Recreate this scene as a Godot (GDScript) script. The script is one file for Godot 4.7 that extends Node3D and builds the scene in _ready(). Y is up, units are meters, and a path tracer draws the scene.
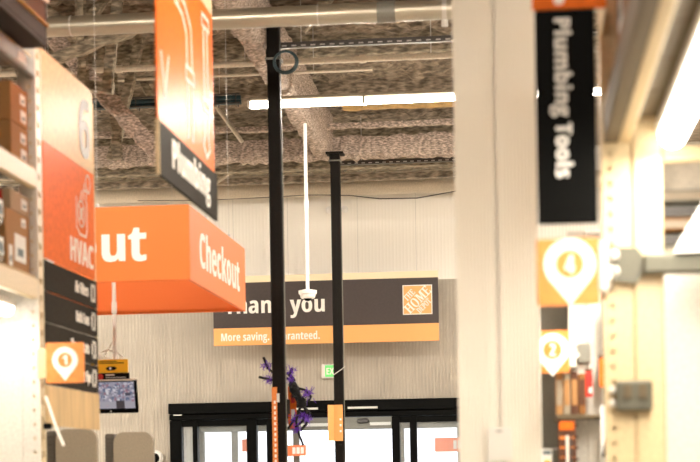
extends Node3D

var M := {}
var G := {}
var used := {}
var bold: FontVariation
var serif: FontVariation
var cap_of := {}
var rng := RandomNumberGenerator.new()

# ------------------------------------------------------------------ naming and nodes
func numbered(called: String) -> String:
	used[called] = used.get(called, -1) + 1
	return called if used[called] == 0 else "%s_%03d" % [called, used[called]]

func tag(o: Node, label: String, category: String, group := "", kind := "") -> void:
	if label: o.set_meta("label", label)
	if category: o.set_meta("category", category)
	if group: o.set_meta("group", group)
	if kind: o.set_meta("kind", kind)

func thing(called: String, label: String, category: String, at := Vector3.ZERO, turn := 0.0, group := "") -> Node3D:
	var o := Node3D.new()
	o.name = numbered(called)
	add_child(o)
	o.position = at
	o.rotation_degrees.y = turn
	tag(o, label, category, group)
	return o

func struct(called: String, label: String, category: String) -> Node3D:
	var o := thing(called, label, category)
	o.set_meta("kind", "structure")
	return o

func part(called: String, mesh: Mesh, m: Material, parent: Node, at := Vector3.ZERO, turn := Vector3.ZERO) -> MeshInstance3D:
	var o := MeshInstance3D.new()
	o.name = called
	o.mesh = mesh
	o.material_override = m
	parent.add_child(o, true)
	o.position = at
	o.rotation_degrees = turn
	o.cast_shadow = GeometryInstance3D.SHADOW_CASTING_SETTING_ON
	return o

func heavy(family: String) -> FontVariation:
	var f := SystemFont.new()
	f.font_names = PackedStringArray([family])
	f.font_weight = 700
	var v := FontVariation.new()
	v.base_font = f
	return v

# ------------------------------------------------------------------ materials
func grain_texture(freq: float, lo: float, hi: float, seed_: int, octaves := 4, stretch := 1) -> ImageTexture:
	var n := FastNoiseLite.new()
	n.seed = seed_
	n.frequency = freq
	n.fractal_octaves = octaves
	var im := n.get_seamless_image(256, 256)
	im.convert(Image.FORMAT_RGB8)
	var out := Image.create(256, 256, false, Image.FORMAT_RGB8)
	for y in 256:
		for x in 256:
			var v: float = im.get_pixel(x, (y / stretch) if stretch > 1 else y).r
			v = lo + (hi - lo) * v
			out.set_pixel(x, y, Color(v, v, v))
	return ImageTexture.create_from_image(out)

func mat(c: Color, rough := 0.6, metal := 0.0, tex: Texture2D = null, scale := 1.0) -> StandardMaterial3D:
	var m := StandardMaterial3D.new()
	m.albedo_color = c
	m.roughness = rough
	m.metallic = metal
	if tex:
		m.albedo_texture = tex
		m.uv1_triplanar = true
		m.uv1_world_triplanar = true
		m.uv1_scale = Vector3.ONE * scale
	return m

func glow(c: Color, energy: float) -> StandardMaterial3D:
	var m := mat(c, 0.4)
	m.emission_enabled = true
	m.emission = c
	m.emission_energy_multiplier = energy
	return m

# ------------------------------------------------------------------ meshes
func quad(st: SurfaceTool, a: Vector3, b: Vector3, c: Vector3, d: Vector3, n: Vector3) -> void:
	tri(st, a, b, c, n)
	tri(st, a, c, d, n)

func tri(st: SurfaceTool, a: Vector3, b: Vector3, c: Vector3, n: Vector3) -> void:
	var t := (b - a).cross(c - a)
	if t.length_squared() < 1e-16: return
	var nn := t.normalized()
	if t.dot(n) > 0.0:
		var s := b
		b = c
		c = s
	else:
		nn = -nn
	for p in [a, b, c]:
		st.set_normal(nn)
		st.add_vertex(p)

func begin() -> SurfaceTool:
	var st := SurfaceTool.new()
	st.begin(Mesh.PRIMITIVE_TRIANGLES)
	return st

func add_box(st: SurfaceTool, c: Vector3, s: Vector3, bev := 0.004) -> void:
	var h := s / 2.0
	var e: float = min(bev, min(h.x, min(h.y, h.z)) * 0.45)
	var i := h - Vector3.ONE * e
	for ax in 3:
		var u := (ax + 1) % 3
		var v := (ax + 2) % 3
		for sg in [-1.0, 1.0]:
			var n := Vector3.ZERO
			n[ax] = sg
			var p := []
			for k in [[-1, -1], [1, -1], [1, 1], [-1, 1]]:
				var q := Vector3.ZERO
				q[ax] = sg * h[ax]
				q[u] = k[0] * i[u]
				q[v] = k[1] * i[v]
				p.append(c + q)
			quad(st, p[0], p[1], p[2], p[3], n)
		for su in [-1.0, 1.0]:
			for sv in [-1.0, 1.0]:
				var n := Vector3.ZERO
				n[u] = su
				n[v] = sv
				var p := []
				for k in [[-1, 0], [1, 0], [1, 1], [-1, 1]]:
					var q := Vector3.ZERO
					q[ax] = k[0] * i[ax]
					q[u] = su * (h[u] if k[1] == 0 else i[u])
					q[v] = sv * (i[v] if k[1] == 0 else h[v])
					p.append(c + q)
				quad(st, p[0], p[1], p[2], p[3], n)
	for x in [-1.0, 1.0]:
		for y in [-1.0, 1.0]:
			for z in [-1.0, 1.0]:
				var s3 := Vector3(x, y, z)
				tri(st, c + s3 * Vector3(h.x, i.y, i.z), c + s3 * Vector3(i.x, h.y, i.z), c + s3 * Vector3(i.x, i.y, h.z), s3)

func box(s: Vector3, bev := 0.004, c := Vector3.ZERO) -> ArrayMesh:
	var st := begin()
	add_box(st, c, s, bev)
	return st.commit()

func span(x0: float, x1: float, y0: float, y1: float, z0: float, z1: float, bev := 0.004) -> ArrayMesh:
	return box(Vector3(x1 - x0, y1 - y0, abs(z1 - z0)), bev, Vector3(x0 + x1, y0 + y1, z0 + z1) / 2.0)

func add_tube(st: SurfaceTool, pts: Array, r, sides := 12, caps := true) -> void:
	var rings := []
	var norms := []
	var up := Vector3.UP
	for k in pts.size():
		var p: Vector3 = pts[k]
		var d: Vector3 = ((pts[min(k + 1, pts.size() - 1)] as Vector3) - (pts[max(k - 1, 0)] as Vector3)).normalized()
		if k == 0:
			up = Vector3.UP if abs(d.y) < 0.9 else Vector3.RIGHT
		var a := d.cross(up).normalized()
		up = a.cross(d).normalized()
		var rr: float = r[k] if r is Array else r
		var ring := []
		var nr := []
		for s in sides:
			var t := TAU * s / sides
			var n := a * cos(t) + up * sin(t)
			ring.append(p + n * rr)
			nr.append(n)
		rings.append(ring)
		norms.append(nr)
	for k in pts.size() - 1:
		for s in sides:
			var q := (s + 1) % sides
			var vs := [rings[k][s], rings[k][q], rings[k + 1][q], rings[k][s], rings[k + 1][q], rings[k + 1][s]]
			var ns := [norms[k][s], norms[k][q], norms[k + 1][q], norms[k][s], norms[k + 1][q], norms[k + 1][s]]
			for t in 2:
				var a: Vector3 = vs[t * 3]
				var b: Vector3 = vs[t * 3 + 1]
				var c: Vector3 = vs[t * 3 + 2]
				var order := [0, 1, 2]
				if (b - a).cross(c - a).dot(ns[t * 3]) > 0.0: order = [0, 2, 1]
				for o in order:
					st.set_normal(ns[t * 3 + o])
					st.add_vertex(vs[t * 3 + o])
	if caps:
		for e in [0, pts.size() - 1]:
			var n: Vector3 = ((pts[0] as Vector3) - (pts[1] as Vector3)) if e == 0 else ((pts[e] as Vector3) - (pts[e - 1] as Vector3))
			for s in sides:
				tri(st, pts[e], rings[e][s], rings[e][(s + 1) % sides], n)

func tube(pts: Array, r, sides := 12) -> ArrayMesh:
	var st := begin()
	add_tube(st, pts, r, sides)
	return st.commit()

func lathe(profile: Array, sides := 24) -> ArrayMesh:
	# profile: [radius, height] from the bottom up
	var st := begin()
	for k in profile.size() - 1:
		var p0: Array = profile[k]
		var p1: Array = profile[k + 1]
		for s in sides:
			var a0 := TAU * s / sides
			var a1 := TAU * (s + 1) / sides
			var out := Vector3(cos((a0 + a1) / 2), 0, sin((a0 + a1) / 2))
			var slope: Vector3 = Vector3(0, -(p1[0] - p0[0]), 0) + out * (p1[1] - p0[1])
			if slope.length() < 1e-6: slope = out
			if abs(p1[1] - p0[1]) < 1e-6: slope = Vector3(0, -1 if p1[0] > p0[0] else 1, 0)
			quad(st, Vector3(cos(a0) * p0[0], p0[1], sin(a0) * p0[0]), Vector3(cos(a1) * p0[0], p0[1], sin(a1) * p0[0]), Vector3(cos(a1) * p1[0], p1[1], sin(a1) * p1[0]), Vector3(cos(a0) * p1[0], p1[1], sin(a0) * p1[0]), slope)
	return st.commit()

func extrude(poly: PackedVector2Array, z0: float, z1: float) -> ArrayMesh:
	# outline in x, y; thickness from z0 (back) to z1 (front)
	var st := begin()
	var ix := Geometry2D.triangulate_polygon(poly)
	for k in range(0, ix.size(), 3):
		var a := poly[ix[k]]
		var b := poly[ix[k + 1]]
		var c := poly[ix[k + 2]]
		tri(st, Vector3(a.x, a.y, z1), Vector3(b.x, b.y, z1), Vector3(c.x, c.y, z1), Vector3(0, 0, 1))
		tri(st, Vector3(a.x, a.y, z0), Vector3(b.x, b.y, z0), Vector3(c.x, c.y, z0), Vector3(0, 0, -1))
	var turn := -1.0 if Geometry2D.is_polygon_clockwise(poly) else 1.0
	for k in poly.size():
		var a := poly[k]
		var b := poly[(k + 1) % poly.size()]
		var n := Vector3(b.y - a.y, a.x - b.x, 0) * turn
		quad(st, Vector3(a.x, a.y, z0), Vector3(b.x, b.y, z0), Vector3(b.x, b.y, z1), Vector3(a.x, a.y, z1), n)
	return st.commit()

func rounded(w: float, h: float, r: float, top_only := false) -> PackedVector2Array:
	# rounded rectangle, lower left corner at the origin
	var p := PackedVector2Array()
	for c in [[w - r, h - r, 0.0], [r, h - r, 90.0], [r, r, 180.0], [w - r, r, 270.0]]:
		if top_only and c[2] >= 180.0:
			p.append(Vector2(0, 0) if c[2] == 180.0 else Vector2(w, 0))
			continue
		for k in 7:
			var t := deg_to_rad(c[2] + 15.0 * k)
			p.append(Vector2(c[0] + r * cos(t), c[1] + r * sin(t)))
	return p

func ribbon(pts: Array, w: float, closed := false, z := 0.004) -> ArrayMesh:
	# a printed line as thin strips of vinyl lying in the plane x, y
	var st := begin()
	var n := pts.size()
	for k in (n if closed else n - 1):
		var a: Vector2 = pts[k]
		var b: Vector2 = pts[(k + 1) % n]
		var d := (b - a).normalized() * w * 0.5
		var s := Vector2(-d.y, d.x)
		a -= d
		b += d
		add_box_skew(st, a - s, b - s, b + s, a + s, z)
	return st.commit()

func add_box_skew(st: SurfaceTool, a: Vector2, b: Vector2, c: Vector2, d: Vector2, z: float) -> void:
	var p := [a, b, c, d]
	quad(st, Vector3(a.x, a.y, z), Vector3(b.x, b.y, z), Vector3(c.x, c.y, z), Vector3(d.x, d.y, z), Vector3(0, 0, 1))
	var mid := (a + b + c + d) / 4.0
	for k in 4:
		var u: Vector2 = p[k]
		var v: Vector2 = p[(k + 1) % 4]
		var o := (u + v) / 2.0 - mid
		quad(st, Vector3(u.x, u.y, 0), Vector3(v.x, v.y, 0), Vector3(v.x, v.y, z), Vector3(u.x, u.y, z), Vector3(o.x, o.y, 0))

func circle(c: Vector2, r: float, n := 20, a0 := 0.0, a1 := TAU) -> Array:
	var p := []
	for k in n:
		var t := a0 + (a1 - a0) * k / (n if is_equal_approx(a1 - a0, TAU) else n - 1)
		p.append(c + Vector2(cos(t), sin(t)) * r)
	return p

func text_mesh(s: String, font: Font) -> TextMesh:
	var t := TextMesh.new()
	t.text = s
	t.font = font
	t.font_size = 64
	t.pixel_size = 0.01
	t.depth = 0.02
	t.curve_step = 2.0
	t.horizontal_alignment = HORIZONTAL_ALIGNMENT_LEFT
	t.vertical_alignment = VERTICAL_ALIGNMENT_BOTTOM
	return t

# lettering with its baseline start at `at`, of a given width and capital height
func lettering(parent: Node, s: String, at: Vector3, width: float, cap: float, m: Material, font: Font = bold, turn := 0.0) -> MeshInstance3D:
	var t := text_mesh(s, font)
	var b := t.get_aabb()
	if not cap_of.has(font):
		var hb := text_mesh("H", font).get_aabb()
		cap_of[font] = [hb.size.y, hb.position.y]
	var sx: float = width / b.size.x
	var sy: float = cap / cap_of[font][0]
	var o := MeshInstance3D.new()
	o.name = "lettering"
	# heavier strokes: the letters laid three times, a little apart
	var st := SurfaceTool.new()
	var e: float = cap_of[font][0] * 0.014
	for k in [-1.0, 0.0, 1.0]:
		st.append_from(t, 0, Transform3D(Basis(), Vector3(e * k, 0, 0.0002 * k)))
	o.mesh = st.commit()
	o.material_override = m
	parent.add_child(o, true)
	var bs := Basis(Vector3(0, 0, 1), deg_to_rad(turn)) * Basis.from_scale(Vector3(sx, sy, 0.2))
	# the baseline: bottom of the letter H in the same layout
	var base_y: float = cap_of[font][1]
	o.transform = Transform3D(bs, at - bs * Vector3(b.position.x, base_y, 0))
	return o

func perforated(w: float, h: float, off: float, pitch: float, hw: float, hh: float, thick := 0.004) -> ArrayMesh:
	# a steel strip facing +z with a row of real holes, lower left corner at the origin
	var st := begin()
	var n := int(h / pitch)
	var z := Vector3(0, 0, 1)
	var x0 := off - hw / 2
	var x1 := off + hw / 2
	quad(st, Vector3(0, 0, 0), Vector3(x0, 0, 0), Vector3(x0, h, 0), Vector3(0, h, 0), z)
	quad(st, Vector3(x1, 0, 0), Vector3(w, 0, 0), Vector3(w, h, 0), Vector3(x1, h, 0), z)
	for k in n + 1:
		var a: float = 0.0 if k == 0 else (k - 0.5) * pitch + hh / 2
		var b: float = h if k == n else (k + 0.5) * pitch - hh / 2
		quad(st, Vector3(x0, a, 0), Vector3(x1, a, 0), Vector3(x1, b, 0), Vector3(x0, b, 0), z)
		if k < n:
			var c := b + hh
			var e := hw * 0.3
			for q in [[x0, b, 1, 1], [x1, b, -1, 1], [x0, c, 1, -1], [x1, c, -1, -1]]:
				tri(st, Vector3(q[0], q[1], 0), Vector3(q[0] + q[2] * e, q[1], 0), Vector3(q[0], q[1] + q[3] * e, 0), z)
			quad(st, Vector3(x0, b, 0), Vector3(x0, c, 0), Vector3(x0, c, -thick), Vector3(x0, b, -thick), Vector3(1, 0, 0))
			quad(st, Vector3(x1, b, 0), Vector3(x1, c, 0), Vector3(x1, c, -thick), Vector3(x1, b, -thick), Vector3(-1, 0, 0))
	return st.commit()

func area_light(parent: Node, at: Vector3, size: Vector2, energy: float, c: Color, tilt := 0.0) -> void:
	# shines down, leaning by tilt degrees
	var l := AreaLight3D.new()
	l.name = "lamp_light"
	parent.add_child(l, true)
	l.position = at
	l.rotation_degrees = Vector3(-90 + tilt, 0, 0)
	l.area_size = size
	l.light_energy = energy
	l.light_color = c
	l.shadow_enabled = true
	l.area_range = 60.0
	l.area_attenuation = 2.0

# ------------------------------------------------------------------ scene
const CEIL_E := 14.0

func _ready() -> void:
	rng.seed = 11
	# camera: long lens held level and shifted up, a hint of roll
	var cam := Camera3D.new()
	cam.name = "camera"
	add_child(cam)
	cam.near = 0.2
	cam.far = 200.0
	cam.projection = Camera3D.PROJECTION_FRUSTUM
	cam.keep_aspect = Camera3D.KEEP_HEIGHT
	cam.size = 0.2 * 462.0 / 1653.0
	cam.frustum_offset = Vector2(0, 0.2 * 239.8 / 1653.0)
	cam.transform = Transform3D(Basis(Vector3.UP, deg_to_rad(5.906)) * Basis(Vector3(0, 0, 1), deg_to_rad(-0.95)), Vector3(0, 1.6, 0))
	cam.current = true
	var env := Environment.new()
	env.tonemap_mode = Environment.TONE_MAPPER_LINEAR
	env.tonemap_exposure = 2.6
	env.background_mode = Environment.BG_SKY
	var sky := Sky.new()
	var sm := ProceduralSkyMaterial.new()
	sm.sky_top_color = Color(0.78, 0.86, 0.95)
	sm.sky_horizon_color = Color(0.95, 0.97, 1.0)
	sm.ground_bottom_color = Color(0.6, 0.6, 0.58)
	sm.ground_horizon_color = Color(0.85, 0.86, 0.86)
	sm.energy_multiplier = 1.7
	sky.sky_material = sm
	env.sky = sky
	env.ambient_light_source = Environment.AMBIENT_SOURCE_DISABLED
	env.sdfgi_enabled = true
	env.ssao_enabled = true
	env.ssil_enabled = true
	var we := WorldEnvironment.new()
	we.name = "environment"
	we.environment = env
	var att := CameraAttributesPhysical.new()
	att.frustum_focal_length = 85.0
	att.frustum_focus_distance = 24.0
	att.exposure_aperture = 2.3
	we.camera_attributes = att
	add_child(we)

	bold = heavy("Droid Sans")
	serif = heavy("Droid Serif")
	materials()
	shell()
	ceiling()
	ceiling_lamps()
	doors()
	posts()
	thank_you_sign()
	checkout_sign()
	plumbing_sign()
	left_rack()
	aisle_sign()
	left_small()
	column()
	right_blades()
	right_rack()
	far_rack()
	ceiling_services()

func materials() -> void:
	G.fine = grain_texture(0.12, 0.86, 1.0, 3)
	G.blotch = grain_texture(0.02, 0.82, 1.0, 5)
	G.rough = grain_texture(0.05, 0.36, 1.08, 8, 5)
	G.wood = grain_texture(0.03, 0.8, 1.0, 9, 4, 6)
	M.floor = mat(Color(0.80, 0.77, 0.72), 0.35, 0, G.blotch, 0.3)
	M.wall_low = mat(Color(0.73, 0.69, 0.63), 0.6)
	M.wall_high = mat(Color(0.97, 0.95, 0.91), 0.6)
	M.plaster = mat(Color(0.86, 0.83, 0.77), 0.8, 0, G.blotch, 0.3)
	M.foam = mat(Color(0.83, 0.76, 0.67), 0.95, 0, G.rough, 1.3)
	M.foam_pink = mat(Color(0.94, 0.85, 0.78), 0.95, 0, G.rough, 2.1)
	M.foam_grey = mat(Color(0.81, 0.75, 0.65), 0.95, 0, G.rough, 1.7)
	M.foam.uv1_scale = Vector3(0.45, 1.5, 2.2)
	M.foam_grey.uv1_scale = Vector3(0.5, 1.5, 2.2)
	M.foam_pink.uv1_scale = Vector3(1.2, 2.6, 1.6)
	M.black = mat(Color(0.085, 0.068, 0.05), 0.6, 0, G.fine, 1.0)
	M.black.metallic_specular = 0.25
	M.door_black = mat(Color(0.012, 0.015, 0.012), 0.5)
	M.door_black.metallic_specular = 0.2
	M.steel = mat(Color(0.70, 0.67, 0.60), 0.32, 0.8)
	M.cream_pipe = mat(Color(0.90, 0.85, 0.77), 0.4, 0.2, G.fine, 1.0)
	M.grey = mat(Color(0.50, 0.49, 0.45), 0.5, 0.2, G.fine, 2.0)
	M.dark_grey = mat(Color(0.27, 0.25, 0.24), 0.5)
	M.teal = mat(Color(0.13, 0.24, 0.27), 0.5)
	M.white = mat(Color(0.93, 0.92, 0.90), 0.5)
	M.letter = mat(Color(0.96, 0.94, 0.91), 0.5)
	M.orange = mat(Color(0.95, 0.47, 0.18), 0.31, 0, G.fine, 0.6)
	M.orange_sheet = mat(Color(0.95, 0.49, 0.20), 0.6)
	M.orange_sheet.backlight_enabled = true
	M.orange_sheet.backlight = Color(0.5, 0.24, 0.08)
	M.orange_pale = mat(Color(0.95, 0.56, 0.24), 0.5, 0, G.fine, 0.6)
	M.orange_light = mat(Color(0.98, 0.68, 0.40), 0.5)
	M.cream_band = mat(Color(0.97, 0.89, 0.75), 0.5)
	M.bar = mat(Color(0.37, 0.36, 0.30), 0.5, 0.1, G.fine, 2.0)
	M.poster = mat(Color(1.0, 0.66, 0.45), 0.7)
	M.poster.backlight_enabled = true
	M.poster.backlight = Color(1.0, 0.6, 0.42)
	M.blade = mat(Color(0.035, 0.035, 0.03), 0.5)
	M.blade.metallic_specular = 0.15
	M.charcoal = mat(Color(0.25, 0.235, 0.215), 0.36, 0, G.fine, 0.8)
	M.brown_black = mat(Color(0.245, 0.195, 0.175), 0.5, 0, G.fine, 0.6)
	M.sign_cream = mat(Color(0.93, 0.84, 0.69), 0.31, 0, G.fine, 0.6)
	M.tan_board = mat(Color(0.85, 0.70, 0.45), 0.45, 0, G.wood, 1.2)
	M.rack = mat(Color(0.86, 0.77, 0.60), 0.42, 0, G.fine, 1.5)
	M.rack_white = mat(Color(0.90, 0.88, 0.84), 0.45, 0, G.fine, 1.5)
	M.column = mat(Color(0.96, 0.94, 0.90), 0.5)
	M.card = mat(Color(0.68, 0.50, 0.31), 0.85, 0, G.fine, 3.0)
	M.card_dark = mat(Color(0.36, 0.22, 0.14), 0.85, 0, G.fine, 3.0)
	M.label = mat(Color(0.87, 0.87, 0.85), 0.6)
	M.label_ink = mat(Color(0.33, 0.40, 0.42), 0.6)
	M.red = mat(Color(0.78, 0.13, 0.08), 0.5)
	M.yellow = mat(Color(0.98, 0.76, 0.06), 0.5)
	M.crate = mat(Color(0.13, 0.10, 0.08), 0.7, 0, G.wood, 2.0)
	M.crate_edge = mat(Color(0.62, 0.45, 0.12), 0.6)
	M.putty = mat(Color(0.62, 0.57, 0.49), 0.55, 0, G.fine, 2.0)
	M.putty_dark = mat(Color(0.36, 0.33, 0.29), 0.55)
	M.purple = mat(Color(0.36, 0.13, 0.66), 0.6)
	M.fur = mat(Color(0.03, 0.025, 0.035), 0.8)
	M.wire = mat(Color(0.80, 0.78, 0.75), 0.4, 0.3)
	for k in ["orange", "sign_cream", "charcoal"]: M[k].metallic_specular = 0.08
	M.charcoal.metallic_specular = 0.03
	M.charcoal.roughness = 0.45
	M.letter.metallic_specular = 0.1
	M.lens = glow(Color(1.0, 0.97, 0.92), 6.0)
	M.exit = glow(Color(0.42, 0.85, 0.48), 0.12)
	M.kraft = mat(Color(0.55, 0.36, 0.16), 0.8, 0, G.fine, 2.0)
	M.olive = mat(Color(0.38, 0.32, 0.22), 0.6, 0, G.fine, 2.0)  # darkened so the shade on the right rack's beam is in the colour
	M.glass = mat(Color(0.9, 0.95, 0.97, 0.12), 0.03)
	M.glass.transparency = BaseMaterial3D.TRANSPARENCY_ALPHA

# ------------------------------------------------------------------ the building
func shell() -> void:
	var f := struct("floor", "polished pale concrete shop floor", "floor")
	part("slab", span(-14.2, 10.2, -0.2, 0.0, -31.8, 6.2), M.floor, f)
	var g := struct("ground_outside", "pale concrete forecourt beyond the entrance", "ground")
	part("paving", span(-30, 30, -0.25, -0.02, -70, -31.8), M.floor, g)
	for w in [["wall_left", -14.2, -14.0, -27.8, 6.2], ["wall_right", 10.0, 10.2, -27.8, 6.2], ["wall_rear", -14.0, 10.0, 6.0, 6.2]]:
		var s := struct(w[0], "plain off-white shop wall", "wall")
		part("wall_sheet", span(w[1], w[2], 0, 7.0, w[3], w[4]), M.plaster, s)
	# wall with the entrance: ribbed sheets on a core
	var b := struct("wall_back", "ribbed metal wall, beige below and off-white above, with the entrance", "wall")
	part("core", span(-14, -5.89, 0, 7.0, -27.75, -27.53), M.plaster, b)
	part("core", span(-0.42, 10, 0, 7.0, -27.75, -27.53), M.plaster, b)
	part("core", span(-5.89, -0.42, 2.78, 7.0, -27.75, -27.53), M.plaster, b)
	var pw := 0.92
	var lo := ribbed(pw, 4.765)
	var hi := ribbed(pw, 2.1)
	var over := ribbed(pw, 4.765 - 2.78)
	for k in 12:
		var x := -9.57 + pw * k
		var in_door: bool = x > -5.9 and x + pw < -0.36
		part("wall_panel", over if in_door else lo, M.wall_low, b, Vector3(x, 2.78 if in_door else 0.0, -27.53))
		part("wall_panel", hi, M.wall_high, b, Vector3(x, 4.765, -27.525))
	# entrance lobby beyond the wall
	var va := struct("wall_lobby_left", "plain pale left wall of the entrance lobby", "wall")
	part("wall_sheet", span(-6.4, -6.2, 0, 3.2, -31.6, -27.75), M.plaster, va)
	var vb := struct("wall_lobby_right", "plain pale right wall of the entrance lobby", "wall")
	part("wall_sheet", span(-0.1, 0.1, 0, 3.2, -31.6, -27.75), M.plaster, vb)
	var vc := struct("ceiling_lobby", "plain pale ceiling of the entrance lobby", "ceiling")
	part("lobby_ceiling", span(-6.4, 0.1, 3.2, 3.4, -31.6, -27.75), M.plaster, vc)

func ribbed(w: float, h: float) -> ArrayMesh:
	# one sheet with trapezoid ribs
	var st := begin()
	var n := 16
	var p := w / n
	var xs := []
	for k in n:
		xs.append([k * p, 0.0])
		xs.append([k * p + p * 0.52, 0.0])
		xs.append([k * p + p * 0.62, 0.0016])
		xs.append([k * p + p * 0.90, 0.0016])
	xs.append([w, 0.0])
	for k in xs.size() - 1:
		var a: Array = xs[k]
		var c: Array = xs[k + 1]
		quad(st, Vector3(a[0], 0, a[1]), Vector3(c[0], 0, c[1]), Vector3(c[0], h, c[1]), Vector3(a[0], h, a[1]), Vector3(0, 0, 1))
	return st.commit()

func sprayed(a: Vector3, b: Vector3, w: float, h: float, seed_: int, bump := 0.03, step := 0.09) -> ArrayMesh:
	# a beam thickly coated with sprayed insulation: a lumpy prism from a to b (its underside's middle line)
	var n := FastNoiseLite.new()
	n.seed = seed_
	n.frequency = 5.0
	n.fractal_octaves = 3
	var d := (b - a).normalized()
	var side := d.cross(Vector3.UP).normalized()
	var up := side.cross(d).normalized()
	var prof := [[-0.5, 1.0], [-0.5, 0.5], [-0.5, 0.14], [-0.36, 0.0], [-0.12, -0.03], [0.12, -0.03], [0.36, 0.0], [0.5, 0.14], [0.5, 0.5], [0.5, 1.0]]
	var count := int((b - a).length() / step) + 1
	var rings := []
	for k in count + 1:
		var c := a.lerp(b, float(k) / count)
		var ring := []
		for q in prof:
			var p: Vector3 = c + side * (q[0] * w) + up * (q[1] * h)
			var e := n.get_noise_3dv(p) * bump
			ring.append(p + (side * (1.0 if q[0] > 0 else -1.0) - up * 0.7).normalized() * e + up * n.get_noise_3dv(p * 1.7 + Vector3(5, 1, 2)) * bump * 0.5)
		rings.append(ring)
	var st := begin()
	st.set_smooth_group(0)
	for k in count:
		for j in prof.size() - 1:
			var m: Vector3 = side * (prof[j][0] + prof[j + 1][0]) - up * (0.6 if abs(prof[j][0]) < 0.45 or abs(prof[j + 1][0]) < 0.45 else 0.05)
			quad(st, rings[k][j], rings[k][j + 1], rings[k + 1][j + 1], rings[k + 1][j], m)
	for e in [0, count]:
		var dn := -d if e == 0 else d
		for j in range(1, prof.size() - 1):
			tri(st, rings[e][0], rings[e][j], rings[e][j + 1], dn)
	return st.commit()

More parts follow.
